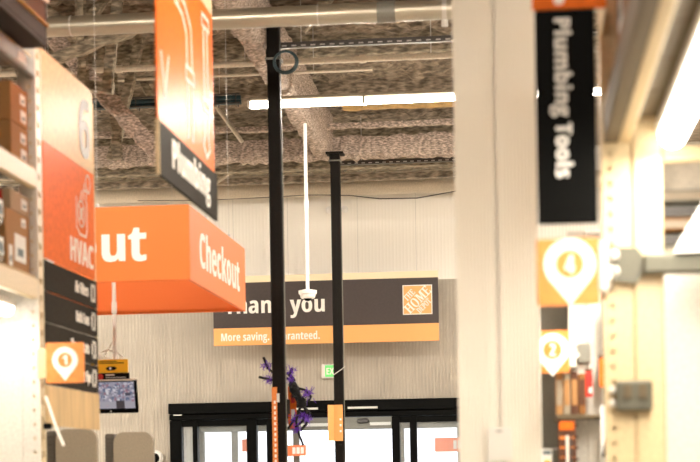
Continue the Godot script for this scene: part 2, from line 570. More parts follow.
func ceiling() -> void:
	var c := struct("ceiling", "roof deck and steelwork coated with lumpy pinkish-brown sprayed insulation", "ceiling")
	part("roof_slab", span(-14.2, 10.2, 6.9, 7.1, -27.75, 6.2), M.foam, c)
	# corrugated deck, coated: ribs run along x
	var n := FastNoiseLite.new()
	n.seed = 21
	n.frequency = 2.6
	n.fractal_octaves = 4
	var x0 := -9.2
	var z0 := -14.0
	var nx := 150
	var nz := 420
	var dx := 0.068
	var dz := -0.0322
	var h := []
	for j in nz + 1:
		var row := PackedFloat32Array()
		var z := z0 + dz * j
		var t := fposmod(z / 0.31, 1.0)
		var prof: float = 0.0
		if t < 0.15: prof = t / 0.15
		elif t < 0.5: prof = 1.0
		elif t < 0.65: prof = (0.65 - t) / 0.15
		for i in nx + 1:
			var x := x0 + dx * i
			row.append(6.70 + prof * 0.15 + n.get_noise_2d(x * 0.9, z * 1.6) * 0.08 + n.get_noise_2d(x * 3.5, z * 5.0) * 0.06)
		h.append(row)
	var st := begin()
	for j in nz:
		for i in nx:
			var xa := x0 + dx * i
			var za := z0 + dz * j
			quad(st, Vector3(xa, h[j][i], za), Vector3(xa + dx, h[j][i + 1], za), Vector3(xa + dx, h[j + 1][i + 1], za + dz), Vector3(xa, h[j + 1][i], za + dz), Vector3.DOWN)
	part("deck", st.commit(), M.foam, c)
	# joists along x
	var zs := [-16.0, -17.55, -19.3, -21.55, -24.1, -25.3, -26.5]
	for k in zs.size():
		part("joist", sprayed(Vector3(-9.2, 6.43 + 0.03 * (k % 2), zs[k]), Vector3(1.0, 6.43 + 0.03 * (k % 2), zs[k]), 0.13, 0.35, 30 + k, 0.05), M.foam if k % 2 else M.foam_grey, c)
	c = struct("roof_steel", "roof beams and braces coated with pinkish-brown sprayed insulation", "beams")
	# cross beams over the posts, and near the wall
	part("cross_beam", sprayed(Vector3(-9.2, 5.99, -23.1), Vector3(1.0, 5.99, -23.1), 0.30, 0.28, 50, 0.08, 0.06), M.foam_pink, c)
	# girders along the posts
	part("girder", sprayed(Vector3(-2.665, 5.95, -13.0), Vector3(-2.665, 5.95, -22.9), 0.25, 0.6, 61, 0.05, 0.06), M.foam_pink, c)
	part("girder", sprayed(Vector3(-7.6, 5.98, -13.0), Vector3(-7.6, 5.98, -22.75), 0.36, 0.55, 62, 0.045), M.foam_pink, c)
	# raking braces
	part("brace", sprayed(Vector3(-5.3, 6.62, -17.3), Vector3(-3.63, 4.70, -17.3), 0.16, 0.17, 63, 0.04, 0.05), M.foam_pink, c)
	part("brace", tube([Vector3(-4.05, 6.6, -22.0), Vector3(-3.66, 6.05, -22.0)], 0.028, 8), M.cream_pipe, c)
	part("brace", tube([Vector3(-4.62, 6.02, -25.0), Vector3(-4.0, 6.42, -25.0)], 0.03, 8), M.cream_pipe, c)
	# truss webs, coated, between joists
	for w in [[-4.40, 6.6, -4.36, 5.4, -16.3], [-4.36, 5.5, -4.05, 5.45, -16.4], [-4.9, 5.55, -3.68, 5.95, -16.0], [-3.9, 6.6, -4.05, 5.5, -16.4], [-4.65, 6.6, -4.57, 5.2, -18.5], [-4.57, 5.2, -4.2, 6.6, -18.6], [-5.2, 6.75, -4.55, 6.12, -16.9], [-4.55, 6.12, -4.0, 6.75, -16.9], [-5.9, 6.15, -4.35, 6.52, -16.1], [-4.85, 6.7, -4.55, 6.2, -20.9], [-4.55, 6.2, -4.2, 6.7, -20.9], [-3.2, 6.7, -2.9, 6.2, -17.4], [-2.2, 6.25, -1.8, 6.7, -17.4]]:
		part("web", sprayed(Vector3(w[0], w[1], w[4]), Vector3(w[2], w[3], w[4]), 0.1, 0.1, int(w[0] * -100), 0.03), M.foam_grey, c)
	# bottom chord of the far truss and pale ledgers above the wall pipe
	part("chord", span(-8.5, 0.6, 6.30, 6.36, -24.75, -24.62, 0.01), M.foam_grey, c)
	part("lower_flange", sprayed(Vector3(-9.2, 5.98, -23.9), Vector3(1.0, 5.98, -23.9), 0.12, 0.1, 71, 0.03), M.foam_grey, c)
	part("lower_flange", sprayed(Vector3(-9.2, 6.02, -25.1), Vector3(1.0, 6.02, -25.1), 0.1, 0.1, 72, 0.03), M.foam, c)
	part("lower_flange", sprayed(Vector3(-9.2, 6.22, -22.2), Vector3(1.0, 6.22, -22.2), 0.08, 0.07, 73, 0.03), M.foam_pink, c)
	part("yellow_ridge", sprayed(Vector3(-2.25, 6.33, -21.6), Vector3(-0.6, 6.33, -21.6), 0.10, 0.05, 74, 0.03), M.tan_board, c)
	part("ledger", span(-8.5, 0.6, 6.42, 6.47, -26.95, -26.8, 0.01), M.cream_pipe, c)
	part("ledger", span(-3.6, -2.9, 6.34, 6.40, -25.8, -25.7, 0.01), M.cream_pipe, c)

func ceiling_lamps() -> void:
	var first: Node3D = null
	for s in [[-3.04, -18.7], [-0.31, -18.7], [2.42, -18.7], [5.15, -18.7], [-10.5, -18.7], [3.7, -24.3], [6.6, -24.3], [-10.9, -24.3], [-13.7, -24.3], [2.4, -21.7], [5.2, -21.7], [-9.8, -21.7], [-12.6, -21.7], [-9.0, -9.5], [-4.6, -9.5], [-1.2, -9.5], [2.2, -9.5], [-7.0, -1.0], [-2.0, -1.0], [3.0, -1.0]]:  # two rows nearest the entrance wall added, out of sight, to brighten it
		var o: Node3D
		if first == null:
			o = thing("strip_light", "long white strip light passing behind the near black post", "light", Vector3.ZERO, 0, "ceiling strip lights")
			part("housing", span(0.03, 2.64, 0.042, 0.085, -0.04, 0.04, 0.01), M.putty, o)
			for e in [0.0, 2.635]:
				part("end_cap", span(e, e + 0.035, -0.035, 0.05, -0.045, 0.045, 0.008), M.white, o)
			for e in [0.036, 1.353]:
				part("tube", tube([Vector3(e, 0, 0), Vector3(e + 1.28, 0, 0)], 0.041, 14), M.lens, o)
			part("clip", span(1.318, 1.351, -0.045, 0.05, -0.045, 0.045, 0.006), M.steel, o)
			for e in [0.25, 2.4]:
				part("hanger", tube([Vector3(e, 0.09, 0), Vector3(e, 1.0, 0)], 0.006, 6), M.wire, o)
			for k in [-1.0, 1.0]:
				area_light(o, Vector3(1.335, -0.036, 0.036 * k), Vector2(2.56, 0.055), CEIL_E * 0.5, Color(1.0, 0.955, 0.90), 52.0 * k)
			first = o
		else:
			o = first.duplicate()
			o.name = numbered("strip_light")
			add_child(o)
			o.set_meta("label", "white strip light of the rows over the aisles, some added unseen to brighten the wall")
		o.position = Vector3(s[0], 5.80, s[1])

func doors() -> void:
	# inner sliding door in the wall
	var d := struct("door_1", "black framed automatic sliding entrance with glass side panels", "door")
	part("header", span(-5.89, -0.42, 2.60, 2.78, -27.72, -27.36, 0.01), M.door_black, d)
	part("header_lower", span(-5.89, -0.42, 2.50, 2.595, -27.68, -27.42, 0.01), M.door_black, d)
	part("top_rail", span(-5.89, -3.95, 2.39, 2.495, -27.62, -27.5), M.door_black, d)
	part("top_rail", span(-2.13, -0.42, 2.39, 2.495, -27.62, -27.5), M.door_black, d)
	for m in [[-5.89, -5.69], [-5.50, -5.42], [-4.58, -4.41], [-4.24, -3.95], [-2.13, -2.0], [-1.83, -1.715], [-0.62, -0.42]]:
		part("stile", span(m[0], m[1], 0, 2.495, -27.66, -27.46), M.door_black, d)
	for m in [[-5.69, -5.50], [-5.42, -4.58], [-4.41, -4.24], [-2.0, -1.83], [-1.715, -0.62]]:
		part("pane", span(m[0], m[1], 0.1, 2.39, -27.565, -27.555, 0.001), M.glass, d)
		part("bottom_rail", span(m[0], m[1], 0.0, 0.1, -27.62, -27.5), M.door_black, d)
	part("maker_plate", span(-5.80, -5.66, 2.575, 2.592, -27.358, -27.35, 0.001), M.label, d)
	part("caution_strip", span(-3.75, -3.35, 2.63, 2.665, -27.358, -27.352, 0.001), M.label, d)
	part("caution_strip", span(-2.85, -2.35, 2.63, 2.665, -27.358, -27.352, 0.001), M.label, d)
	# outer door of the lobby
	var q := struct("door_2", "grey framed outer door of the entrance lobby", "door")
	part("wall_above", span(-6.4, 0.1, 2.67, 3.4, -31.75, -31.6), M.plaster, q)
	part("header", span(-6.2, -0.1, 2.39, 2.66, -31.7, -31.4, 0.01), M.grey, q)
	part("light_strip", span(-4.7, -3.45, 2.46, 2.52, -31.395, -31.385, 0.001), M.label, q)
	part("light_strip", span(-2.85, -2.45, 2.46, 2.52, -31.395, -31.385, 0.001), M.label, q)
	part("sensor", box(Vector3(0.22, 0.08, 0.08), 0.02), M.dark_grey, q, Vector3(-2.98, 2.55, -31.36))
	for x in [-6.2, -5.55, -4.35, -2.33, -1.2, -0.25]:
		part("stile", span(x, x + 0.12, 0, 2.39, -31.62, -31.48), M.grey, q)
	for x in [-6.08, -5.43, -2.21, -1.08]:
		part("pane", span(x, x + (0.53 if x == -6.08 else (1.08 if x == -5.43 else (1.01 if x == -2.21 else 0.83))), 0.0, 2.39, -31.555, -31.545, 0.001), M.glass, q)
	# added lamp, hidden from view, that brightens the lobby and its notices
	var ll := thing("added_lobby_light", "unseen white strip light added to brighten the entrance lobby", "light", Vector3(-3.9, 3.14, -29.4))
	part("housing", span(0, 1.5, 0.0, 0.06, -0.07, 0.07, 0.01), M.white, ll)
	part("lens", span(0.02, 1.48, -0.02, 0.0, -0.05, 0.05, 0.006), M.lens, ll)
	area_light(ll, Vector3(0.75, -0.03, 0), Vector2(1.44, 0.09), 5.0, Color(1, 0.97, 0.93))
	# posters on the outer glass
	for p in [[-5.32, 2.0, 0.28, 0.24, "small nearly square orange notice on the outer entrance glass"], [-4.7, 1.90, 0.62, 0.21, "wide orange notice on the outer glass, behind the near black post"], [-1.62, 1.93, 0.62, 0.27, "wide orange notice on the outer glass, beside the cream column"]]:
		var o := thing("door_poster", p[4], "poster", Vector3(p[0], p[1], -31.36), 0, "orange notices on the entrance glass")
		part("sheet", box(Vector3(p[2], p[3], 0.006), 0.001, Vector3(p[2] / 2, p[3] / 2, 0)), M.poster, o)
		for k in 3:
			part("print", box(Vector3(p[2] * 0.1, p[3] * 0.6, 0.004), 0.001, Vector3(p[2] * (0.62 + 0.13 * k), p[3] / 2, 0.004)), M.letter, o)
	# illuminated exit sign
	var e := thing("exit_sign", "small white exit sign with green lettering above the entrance", "sign", Vector3(-3.29, 3.155, -27.5))
	part("housing", span(0, 0.35, 0, 0.235, 0, 0.06, 0.012), M.white, e)
	part("face", span(0.06, 0.335, 0.02, 0.215, 0.06, 0.064, 0.001), M.exit, e)
	lettering(e, "EXIT", Vector3(0.085, 0.06, 0.066), 0.23, 0.11, M.letter)
	# small white security camera low on the wall
	var s := thing("security_camera", "small white round camera with a dark lens on the ribbed wall", "camera", Vector3(-6.15, 1.87, -27.5))
	part("base", lathe([[0, 0], [0.13, 0], [0.14, 0.03], [0.12, 0.08], [0.0, 0.09]]), M.white, s, Vector3.ZERO, Vector3(90, 0, 0))
	part("lens", lathe([[0.0, 0.075], [0.085, 0.08], [0.07, 0.12], [0.03, 0.145], [0, 0.15]]), M.door_black, s, Vector3.ZERO, Vector3(90, 0, 0))

func posts() -> void:
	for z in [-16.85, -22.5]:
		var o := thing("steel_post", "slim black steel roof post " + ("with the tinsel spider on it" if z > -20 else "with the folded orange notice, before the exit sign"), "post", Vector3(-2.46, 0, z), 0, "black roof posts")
		part("shaft", span(-0.065, 0.065, 0.02, 6.22 if z > -20 else 5.96, -0.065, 0.065, 0.012), M.black, o)
		part("base_plate", span(-0.14, 0.14, 0, 0.02, -0.14, 0.14), M.black, o)
		part("cap_plate", span(-0.12, 0.12, 6.22 if z > -20 else 5.93, 6.24 if z > -20 else 5.955, -0.12, 0.12), M.black, o)
		part("seat_bracket", span(-0.075, -0.065, 5.8, 5.945, -0.06, 0.06), M.black, o)
		part("lit_edge_strip", span(0.066, 0.074, 0.05, 5.2, -0.02, 0.02), M.grey, o)  # grey strip standing in for the glare along the post's right edge
		part("seam", span(-0.004, 0.004, 0.05, 5.0, 0.065, 0.067, 0.001), M.black, o)
		part("collar", span(-0.085, 0.085, 5.83, 5.85, -0.085, 0.085), M.grey, o)
	# narrow vertical notice on the near post, and one on its far side
	var a := thing("post_notice", "narrow tall orange notice with vertical print on black post", "sign", Vector3(-2.527, 1.5, -16.77))
	part("sheet", box(Vector3(0.055, 0.97, 0.012), 0.002, Vector3(0.027, 0.485, 0)), M.orange_pale, a)
	for k in 14:
		part("print", box(Vector3(0.02, 0.032, 0.003), 0.001), M.letter, a, Vector3(0.03, 0.1 + 0.055 * k, 0.007))
	part("tag", box(Vector3(0.03, 0.09, 0.006), 0.001, Vector3(0.065, 0.86, 0.006)), M.label, a)
	var b := thing("post_notice", "short orange and red notice behind the tinsel spider", "sign", Vector3(-2.40, 2.05, -17.06))
	part("mount_strip", span(-0.05, 0.02, 0.15, 0.3, -0.006, 0.145, 0.003), M.black, b)
	part("sheet", box(Vector3(0.085, 0.44, 0.012), 0.002, Vector3(0.042, 0.22, 0)), M.orange, b)
	part("print", box(Vector3(0.04, 0.09, 0.004), 0.001, Vector3(0.05, 0.31, 0.007)), M.red, b)
	part("print", box(Vector3(0.04, 0.12, 0.004), 0.001, Vector3(0.05, 0.14, 0.007)), M.label, b)
	# folded notice round the far post
	var c := thing("post_notice", "orange folded notice wrapped round the black post before entrance", "sign", Vector3(-2.5, 2.01, -22.36))
	part("front", box(Vector3(0.1, 0.49, 0.01), 0.002, Vector3(0, 0.245, 0)), M.orange_light, c, Vector3(-0.055, 0, 0.02), Vector3(0, 32, 0))
	part("front", box(Vector3(0.13, 0.49, 0.01), 0.002, Vector3(0, 0.245, 0)), M.orange_light, c, Vector3(0.045, 0, 0.03), Vector3(0, -22, 0))
	for k in 3:
		part("print", box(Vector3(0.03, 0.03, 0.004), 0.001), M.letter, c, Vector3(0.075, 0.13 + 0.08 * k, 0.052), Vector3(0, -22, 0))
	part("tie", tube([Vector3(-0.02, 0.9, -0.02), Vector3(0.03, 0.93, 0.0), Vector3(0.1, 0.98, -0.03), Vector3(0.14, 1.02, -0.05)], 0.006, 6), M.wire, c)
	# furry spider decoration clinging round the near post
	var s := thing("spider_decoration", "black and purple tinsel spider clinging to the black post", "decoration", Vector3(-2.29, 2.42, -16.95))
	part("body", blob(Vector3(0.05, 0.12, 0.06), 5), M.fur, s, Vector3(-0.02, 0.02, 0), Vector3(0, 0, 22))
	for q in [Vector3(-0.03, 0.06, 0.05), Vector3(0.0, -0.02, 0.06), Vector3(0.04, -0.08, 0.05)]: part("fur", tuft(q, 0.07), M.fur, s)
	part("head", blob(Vector3(0.05, 0.06, 0.05), 6), M.fur, s, Vector3(0.05, -0.11, 0.01))
	var legs := [
		[Vector3(-0.02, 0.12, 0), Vector3(-0.1, 0.2, -0.03), Vector3(-0.24, 0.20, -0.08), Vector3(-0.31, 0.26, -0.05), Vector3(-0.345, 0.37, 0)],
		[Vector3(-0.02, 0.1, 0), Vector3(-0.12, 0.16, -0.06), Vector3(-0.28, 0.14, -0.1), Vector3(-0.40, 0.17, -0.03)],
		[Vector3(-0.02, 0.12, 0), Vector3(-0.07, 0.19, 0.02), Vector3(-0.04, 0.25, 0.04)],
		[Vector3(0.02, 0.04, 0), Vector3(0.09, 0.02, 0.03), Vector3(0.15, -0.05, 0.04), Vector3(0.12, -0.1, 0.03)],
		[Vector3(0.04, -0.1, 0), Vector3(0.10, -0.2, 0.04), Vector3(0.06, -0.3, 0.05), Vector3(-0.02, -0.36, 0.03)],
		[Vector3(0.04, -0.1, 0), Vector3(0.02, -0.22, 0.03), Vector3(-0.06, -0.32, 0.03), Vector3(-0.1, -0.38, 0.02)],
		[Vector3(0.03, -0.14, 0), Vector3(-0.01, -0.3, 0.05), Vector3(0.02, -0.44, 0.04), Vector3(0.06, -0.55, 0.04)],
		[Vector3(0.05, -0.12, 0), Vector3(0.13, -0.22, 0.02), Vector3(0.09, -0.33, 0.02), Vector3(0.03, -0.4, 0.02)]]
	for l in legs:
		var lg := part("leg", tube(l, 0.014, 7), M.fur, s)
		var mid: Vector3 = l[1].lerp(l[2], 0.55) if l[0].y < 0.09 or l.size() < 4 else (l[l.size() - 2] as Vector3).lerp(l[l.size() - 1], 0.2)
		part("tinsel", tuft(mid, 0.07), M.purple, lg)
	part("tinsel", tuft(Vector3(0.10, -0.02, 0.03), 0.06), M.purple, s)
	part("tinsel", tuft(Vector3(-0.06, 0.13, 0.03), 0.06), M.purple, s)

func blob(r: Vector3, seed_: int) -> ArrayMesh:
	var st := begin()
	var n := FastNoiseLite.new()
	n.seed = seed_
	n.frequency = 3.0
	var pt := func(i: int, j: int) -> Vector3:
		var a := TAU * (i % 14) / 14.0
		var b := PI * j / 9.0 - PI / 2
		var d := Vector3(cos(a) * cos(b), sin(b), sin(a) * cos(b))
		return d * r * (1.0 + n.get_noise_3dv(d) * 0.25)
	for i in 14:
		for j in 9:
			var a: Vector3 = pt.call(i, j)
			quad(st, a, pt.call(i + 1, j), pt.call(i + 1, j + 1), pt.call(i, j + 1), a + Vector3(0, 0.0001, 0))
	return st.commit()

func tuft(c: Vector3, r: float) -> ArrayMesh:
	# a tuft of stiff tinsel strands
	var st := begin()
	for k in 45:
		var d := Vector3(rng.randfn(), rng.randfn(), rng.randfn()).normalized()
		var e := c + Vector3(rng.randfn(), rng.randfn(), rng.randfn()) * r * 0.3
		var s := d.cross(Vector3(0.3, 0.5, 0.8)).normalized() * 0.005
		tri(st, e - s, e + s, e + d * r * rng.randf_range(0.6, 1.1), s.cross(d))
	return st.commit()

# ------------------------------------------------------------------ hanging signs
func thank_you_sign() -> void:
	var o := thing("hanging_sign", "wide brown and orange sign reading Thank you, on the ribbed wall", "sign", Vector3(-4.985, 3.687, -26.8))
	var w := 3.70
	part("orange_band", span(0, w, 0, 0.285, -0.03, 0.012, 0.003), M.orange_light, o)
	part("brown_board", span(0, w, 0.285, 1.027, -0.03, 0.010, 0.003), M.brown_black, o)
	part("cream_band", span(0, w, 1.027, 1.135, -0.03, 0.012, 0.003), M.cream_band, o)
	lettering(o, "Thank you", Vector3(0.19, 0.52, 0.012), 1.65, 0.27, M.letter)
	lettering(o, "More saving. Guaranteed.", Vector3(0.125, 0.075, 0.014), 1.63, 0.125, M.letter)
	var lg := part("logo", span(3.12, 3.60, 0.43, 0.91, 0.010, 0.016, 0.001), M.orange_light, o)
	for b in [[3.12, 3.60, 0.43, 0.445], [3.12, 3.60, 0.895, 0.91], [3.12, 3.135, 0.43, 0.91], [3.585, 3.60, 0.43, 0.91]]:
		part("logo_border", span(b[0], b[1], b[2], b[3], 0.016, 0.019, 0.001), M.letter, lg)
	lettering(lg, "THE", Vector3(3.19, 0.64, 0.017), 0.20, 0.10, M.letter, serif, 45)
	lettering(lg, "HOME", Vector3(3.238, 0.438, 0.017), 0.50, 0.155, M.letter, serif, 45)
	lettering(lg, "DEPOT", Vector3(3.40, 0.442, 0.017), 0.27, 0.095, M.letter, serif, 45)
	for x in [0.35, 1.25, 2.4, 3.35]:
		part("hanger", tube([Vector3(x, 1.12, -0.01), Vector3(x, 3.05, -0.01)], 0.004, 5), M.wire, o)

func checkout_sign() -> void:
	# hollow square of four sheets
	var o := thing("hanging_sign", "orange four-sided hanging sign reading Checkout", "sign", Vector3(-2.603, 3.147, -13.0))
	var l := 2.69
	var h := 0.603
	part("front_sheet", span(-l, 0, 0, h, -0.03, 0, 0.004), M.orange_sheet, o)
	part("back_sheet", span(-l, 0, 0, h, -l, -l + 0.03, 0.004), M.orange_sheet, o)
	part("side_sheet", span(-0.03, 0, 0, h, -l + 0.031, -0.031, 0.004), M.orange_sheet, o)
	part("side_sheet", span(-l, -l + 0.03, 0, h, -l + 0.031, -0.031, 0.004), M.orange_sheet, o)
	lettering(o, "Checkout", Vector3(-l + 0.6, 0.165, 0.001), l - 0.6 - 0.355, 0.285, M.letter)
	var side := Node3D.new()
	side.name = "side_print"
	o.add_child(side)
	side.rotation_degrees.y = 90
	lettering(side, "Checkout", Vector3(0.42, 0.155, 0.001), 1.92, 0.285, M.letter)
	for p in [[-0.75, -0.015], [-2.0, -0.015], [-0.015, -0.8], [-0.015, -1.9], [-0.7, -l + 0.015], [-1.9, -l + 0.015]]:
		part("hanger", tube([Vector3(p[0], h - 0.01, p[1]), Vector3(p[0], h + 2.98, p[1])], 0.002, 5), M.wire, o)
		part("eyelet", lathe([[0, 0], [0.014, 0.005], [0.014, 0.03], [0, 0.035]], 10), M.wire, o, Vector3(p[0], h - 0.005, p[1]))

func plumbing_sign() -> void:
	var o := thing("hanging_sign", "tall hanging orange sign with pipe symbols, reading Plumbing", "sign", Vector3(-1.967, 3.26, -9.0), 90)
	var w := 1.70
	part("orange_board", span(0.0, w, 0.305, 1.34, -0.012, 0.0, 0.003), M.orange, o)
	part("cream_board", span(0.0, w, 1.34, 1.95, -0.012, 0.0, 0.003), M.sign_cream, o)
	part("charcoal_board", span(0.0, w + 0.05, 0.0, 0.305, -0.014, 0.008, 0.003), M.charcoal, o)
	part("edge_strip", span(-0.008, 0.0, -0.002, 0.31, -0.016, 0.008, 0.002), M.sign_cream, o)
	lettering(o, "Plumbing", Vector3(0.33, 0.095, 0.009), 1.15, 0.165, M.letter)
	# printed pipe outlines
	for l in [
		[[0.51, 1.31], [0.51, 1.10], [0.59, 1.10], [0.59, 1.16]],
		[[0.60, 1.19], [0.80, 1.16], [0.97, 1.06], [1.00, 0.80]],
		[[0.59, 1.10], [0.72, 1.08], [0.83, 1.0], [0.84, 0.80]],
		[[0.51, 1.31], [0.60, 1.30], [0.60, 1.19]],
		[[0.80, 0.80], [1.04, 0.80], [1.04, 0.72], [0.80, 0.72], [0.80, 0.80]],
		[[0.85, 0.72], [0.85, 0.38]], [[0.99, 0.72], [0.99, 0.38]],
		[[1.33, 1.26], [1.56, 1.26], [1.56, 1.19], [1.33, 1.19], [1.33, 1.26]],
		[[1.38, 1.19], [1.38, 0.72]], [[1.50, 1.19], [1.50, 0.72]],
		[[1.34, 0.72], [1.55, 0.72], [1.55, 0.66], [1.34, 0.66], [1.34, 0.72]],
		[[1.38, 0.66], [1.38, 0.50], [1.34, 0.42], [1.44, 0.36], [1.54, 0.42], [1.50, 0.50], [1.50, 0.66]],
		[[0.10, 0.70], [0.19, 0.48]], [[0.30, 0.72], [0.19, 0.48]]]:
		var pts := []
		for p in l: pts.append(Vector2(p[0], p[1]))
		part("pipe_symbol", ribbon(pts, 0.022, false, 0.002), M.letter, o)
	for x in [0.2, w - 0.2]:
		part("hanger", tube([Vector3(x, 1.94, -0.006), Vector3(x, 3.64, -0.006)], 0.0015, 5), M.wire, o)

# ------------------------------------------------------------------ left side
func label_on(parent: Node, at: Vector3, w: float, h: float, turn: float) -> void:
	var l := part("shipping_label", box(Vector3(w, h, 0.002), 0.0005), M.label, parent, at, Vector3(0, turn, 0))
	part("print", box(Vector3(w * 0.5, h * 0.3, 0.001), 0.0002), M.label_ink, l, Vector3(0.0, -h * 0.15, 0.0015))

func left_rack() -> void:
	var xf := -2.88
	var o := thing("pallet_rack", "beige steel storage rack beside the tall aisle sign", "rack", Vector3(xf, 0, -9.74))
	# upright: a hollow post, its camera side and its aisle side perforated
	for z in [0.0, 2.6]:
		var u := part("upright", perforated(0.11, 5.2, 0.072, 0.085, 0.016, 0.02), M.rack_white if z == 0.0 else M.rack, o, Vector3(-0.11, 0, z))
		part("face", perforated(0.11, 5.2, 0.05, 0.105, 0.045, 0.045), M.rack, u, Vector3(0.11, 0, 0), Vector3(0, 90, 0))
		part("back", span(-0.0, 0.108, 0, 5.2, -0.11, -0.105, 0.001), M.rack, u)
		part("foot", span(-0.02, 0.13, 0, 0.01, -0.13, 0.02, 0.002), M.rack, u)
	part("side_panel", span(-1.1, -0.112, 0.0, 2.75, -0.02, -0.008, 0.002), M.rack_white, o)
	part("back_panel", span(-1.1, -1.08, 0.0, 2.75, -0.0, 2.6, 0.002), M.rack_white, o)
	for b in [[4.00, 4.115, M.grey], [3.335, 3.45, M.rack], [2.67, 2.79, M.rack]]:
		part("beam", span(-0.05, 0.0, b[0], b[1], 0.005, 2.595, 0.006), b[2], o)
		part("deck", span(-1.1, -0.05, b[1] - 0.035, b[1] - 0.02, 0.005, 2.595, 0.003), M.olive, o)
		for k in 14:
			part("deck_lug", box(Vector3(0.022, 0.022, 0.03), 0.006), M.rack, o, Vector3(-0.022, b[1] + 0.008, 0.03 + 0.062 * k))
	part("price_rail", span(0.001, 0.006, 4.012, 4.1, 0.02, 2.5, 0.001), M.grey, o)
	part("price_card", span(0.006, 0.008, 4.03, 4.085, 0.2, 0.36, 0.0005), M.label, o)
	# cartons on the upper shelf
	for k in 2:
		var c := thing("carton", ["brown cardboard carton with white labels, lower of two", "brown cardboard carton with white labels, upper of two"][k] + " on rack shelf", "box", Vector3(xf - 0.045, 3.452 + 0.232 * k, -9.72), 0, "cartons on the rack")
		part("body", span(-0.5, 0, 0, 0.228, 0, 0.33, 0.004), M.card, c)
		part("tape", span(-0.28, -0.22, 0.002, 0.229, 0.3301, 0.3308, 0.0002), M.card_dark, c)
		label_on(c, Vector3(0.0012, 0.16, 0.1), 0.1, 0.06, 90)
		label_on(c, Vector3(0.0012, 0.06, 0.09), 0.11, 0.07, 90)
	# middle shelf
	var c2 := thing("carton", "tall brown carton with a large white shipping label", "box", Vector3(xf - 0.045, 2.795, -9.72), 0, "cartons on the rack")
	part("body", span(-0.45, 0, 0, 0.36, 0, 0.46, 0.004), M.card, c2)
	label_on(c2, Vector3(0.0012, 0.15, 0.19), 0.22, 0.16, 90)
	label_on(c2, Vector3(0.0012, 0.31, 0.12), 0.09, 0.05, 90)
	label_on(c2, Vector3(0.0012, 0.09, 0.38), 0.06, 0.12, 90)
	var c3 := thing("carton", "low pale carton lying on top of tall labelled carton", "box", Vector3(xf - 0.045, 3.157, -9.72), 0, "cartons on the rack")
	part("body", span(-0.4, 0, 0, 0.12, 0, 0.36, 0.004), mat(Color(0.72, 0.62, 0.50), 0.8, 0, G.fine, 3.0), c3)
	label_on(c3, Vector3(0.0012, 0.06, 0.1), 0.12, 0.06, 90)
	part("red_end", span(-0.3, -0.05, 0.005, 0.115, 0.36, 0.363, 0.001), M.red, c3)
	for k in 2:
		var p := thing("wrapped_pack", "clear-wrapped pack with a round print, " + ["lower" if k == 0 else "upper"][0] + " of two on rack shelf", "package", Vector3(xf - 0.045, 2.795 + 0.215 * k, -9.245), 0, "wrapped packs on the rack")
		var sh := mat(Color(0.74, 0.66, 0.56), 0.25, 0, G.rough, 6.0)
		part("body", span(-0.4, 0, 0, 0.21, 0, 0.26, 0.04), sh, p)
		label_on(p, Vector3(0.0025, 0.12, 0.09), 0.1, 0.1, 90)
		part("print", extrude(PackedVector2Array(circle(Vector2.ZERO, 0.035)), 0, 0.001), M.label_ink, p, Vector3(0.004, 0.11, 0.09), Vector3(0, 90, 0))
	# dark crate on top
	var d := thing("crate", "dark open crate with yellow edges on top of storage rack", "crate", Vector3(xf + 0.13, 4.136, -9.56))
	part("floor_board", span(-0.8, 0, 0, 0.03, 0, 1.1, 0.004), M.crate, d)
	part("end_board", span(-0.8, 0, 0.03, 0.5, 0, 0.03, 0.004), M.crate, d)
	part("side_board", span(-0.03, 0, 0.03, 0.12, 0.031, 1.1, 0.004), M.crate, d)
	part("edge_band", span(-0.01, 0.012, 0.12, 0.14, -0.01, 1.1, 0.004), M.crate_edge, d)
	part("corner_sleeve", span(-0.02, 0.014, 0.26, 0.5, -0.012, 0.5, 0.006), M.label, d)
	part("side_board", span(-0.028, 0, 0.145, 0.5, 0.031, 1.1, 0.004), M.card_dark, d)
	# strip light under the lowest visible shelf
	shelf_light(Vector3(xf - 0.16, 2.60, -9.65), 2.3, "white strip light under the shelf of the left beige rack", 0.8, 0.042)
	# small goods below, next to the white side panel
	var g := thing("carton", "small orange and white carton in the lit bay below", "box", Vector3(xf - 0.5, 1.25, -9.05), 0, "cartons on the rack")
	part("body", span(-0.2, 0.32, 0, 0.62, 0, 0.12, 0.004), M.white, g)
	part("band", span(-0.2, 0.321, 0.56, 0.621, -0.001, 0.122, 0.003), M.orange, g)
	var sh2 := thing("shelf_board", "white shelf board low in the lit bay", "shelf", Vector3(xf - 0.05, 1.2, -9.72))
	part("board", span(-1.0, 0, 0, 0.04, 0, 2.5, 0.004), M.rack_white, sh2)
	var tr := thing("display_wedge", "small olive wedge standing beside the orange and white carton", "display", Vector3(xf - 0.22, 1.24, -9.3))
	part("body", extrude(PackedVector2Array([Vector2(-0.02, 0), Vector2(0.12, 0), Vector2(0.05, 0.55), Vector2(-0.02, 0.56)]), -0.04, 0.04), M.olive, tr)

func shelf_light(at: Vector3, length: float, label: String, energy: float, rad: float) -> void:
	# runs along +z from `at`
	var o := thing("shelf_light", label, "light", at, 0, "strip lights under rack shelves")
	part("housing", span(-rad - 0.01, rad + 0.01, 0.012, rad + 0.012, 0, length, 0.008), M.white, o)
	var st := begin()
	add_tube(st, [Vector3(0, 0.0, 0.012), Vector3(0, 0.0, 0.03), Vector3(0, 0.0, length - 0.02)], [rad * 0.7, rad, rad], 16)
	part("tube", st.commit(), M.lens, o)
	area_light(o, Vector3(0, -rad - 0.01, length / 2), Vector2(rad * 1.7, length - 0.06), energy, Color(1.0, 0.96, 0.90))

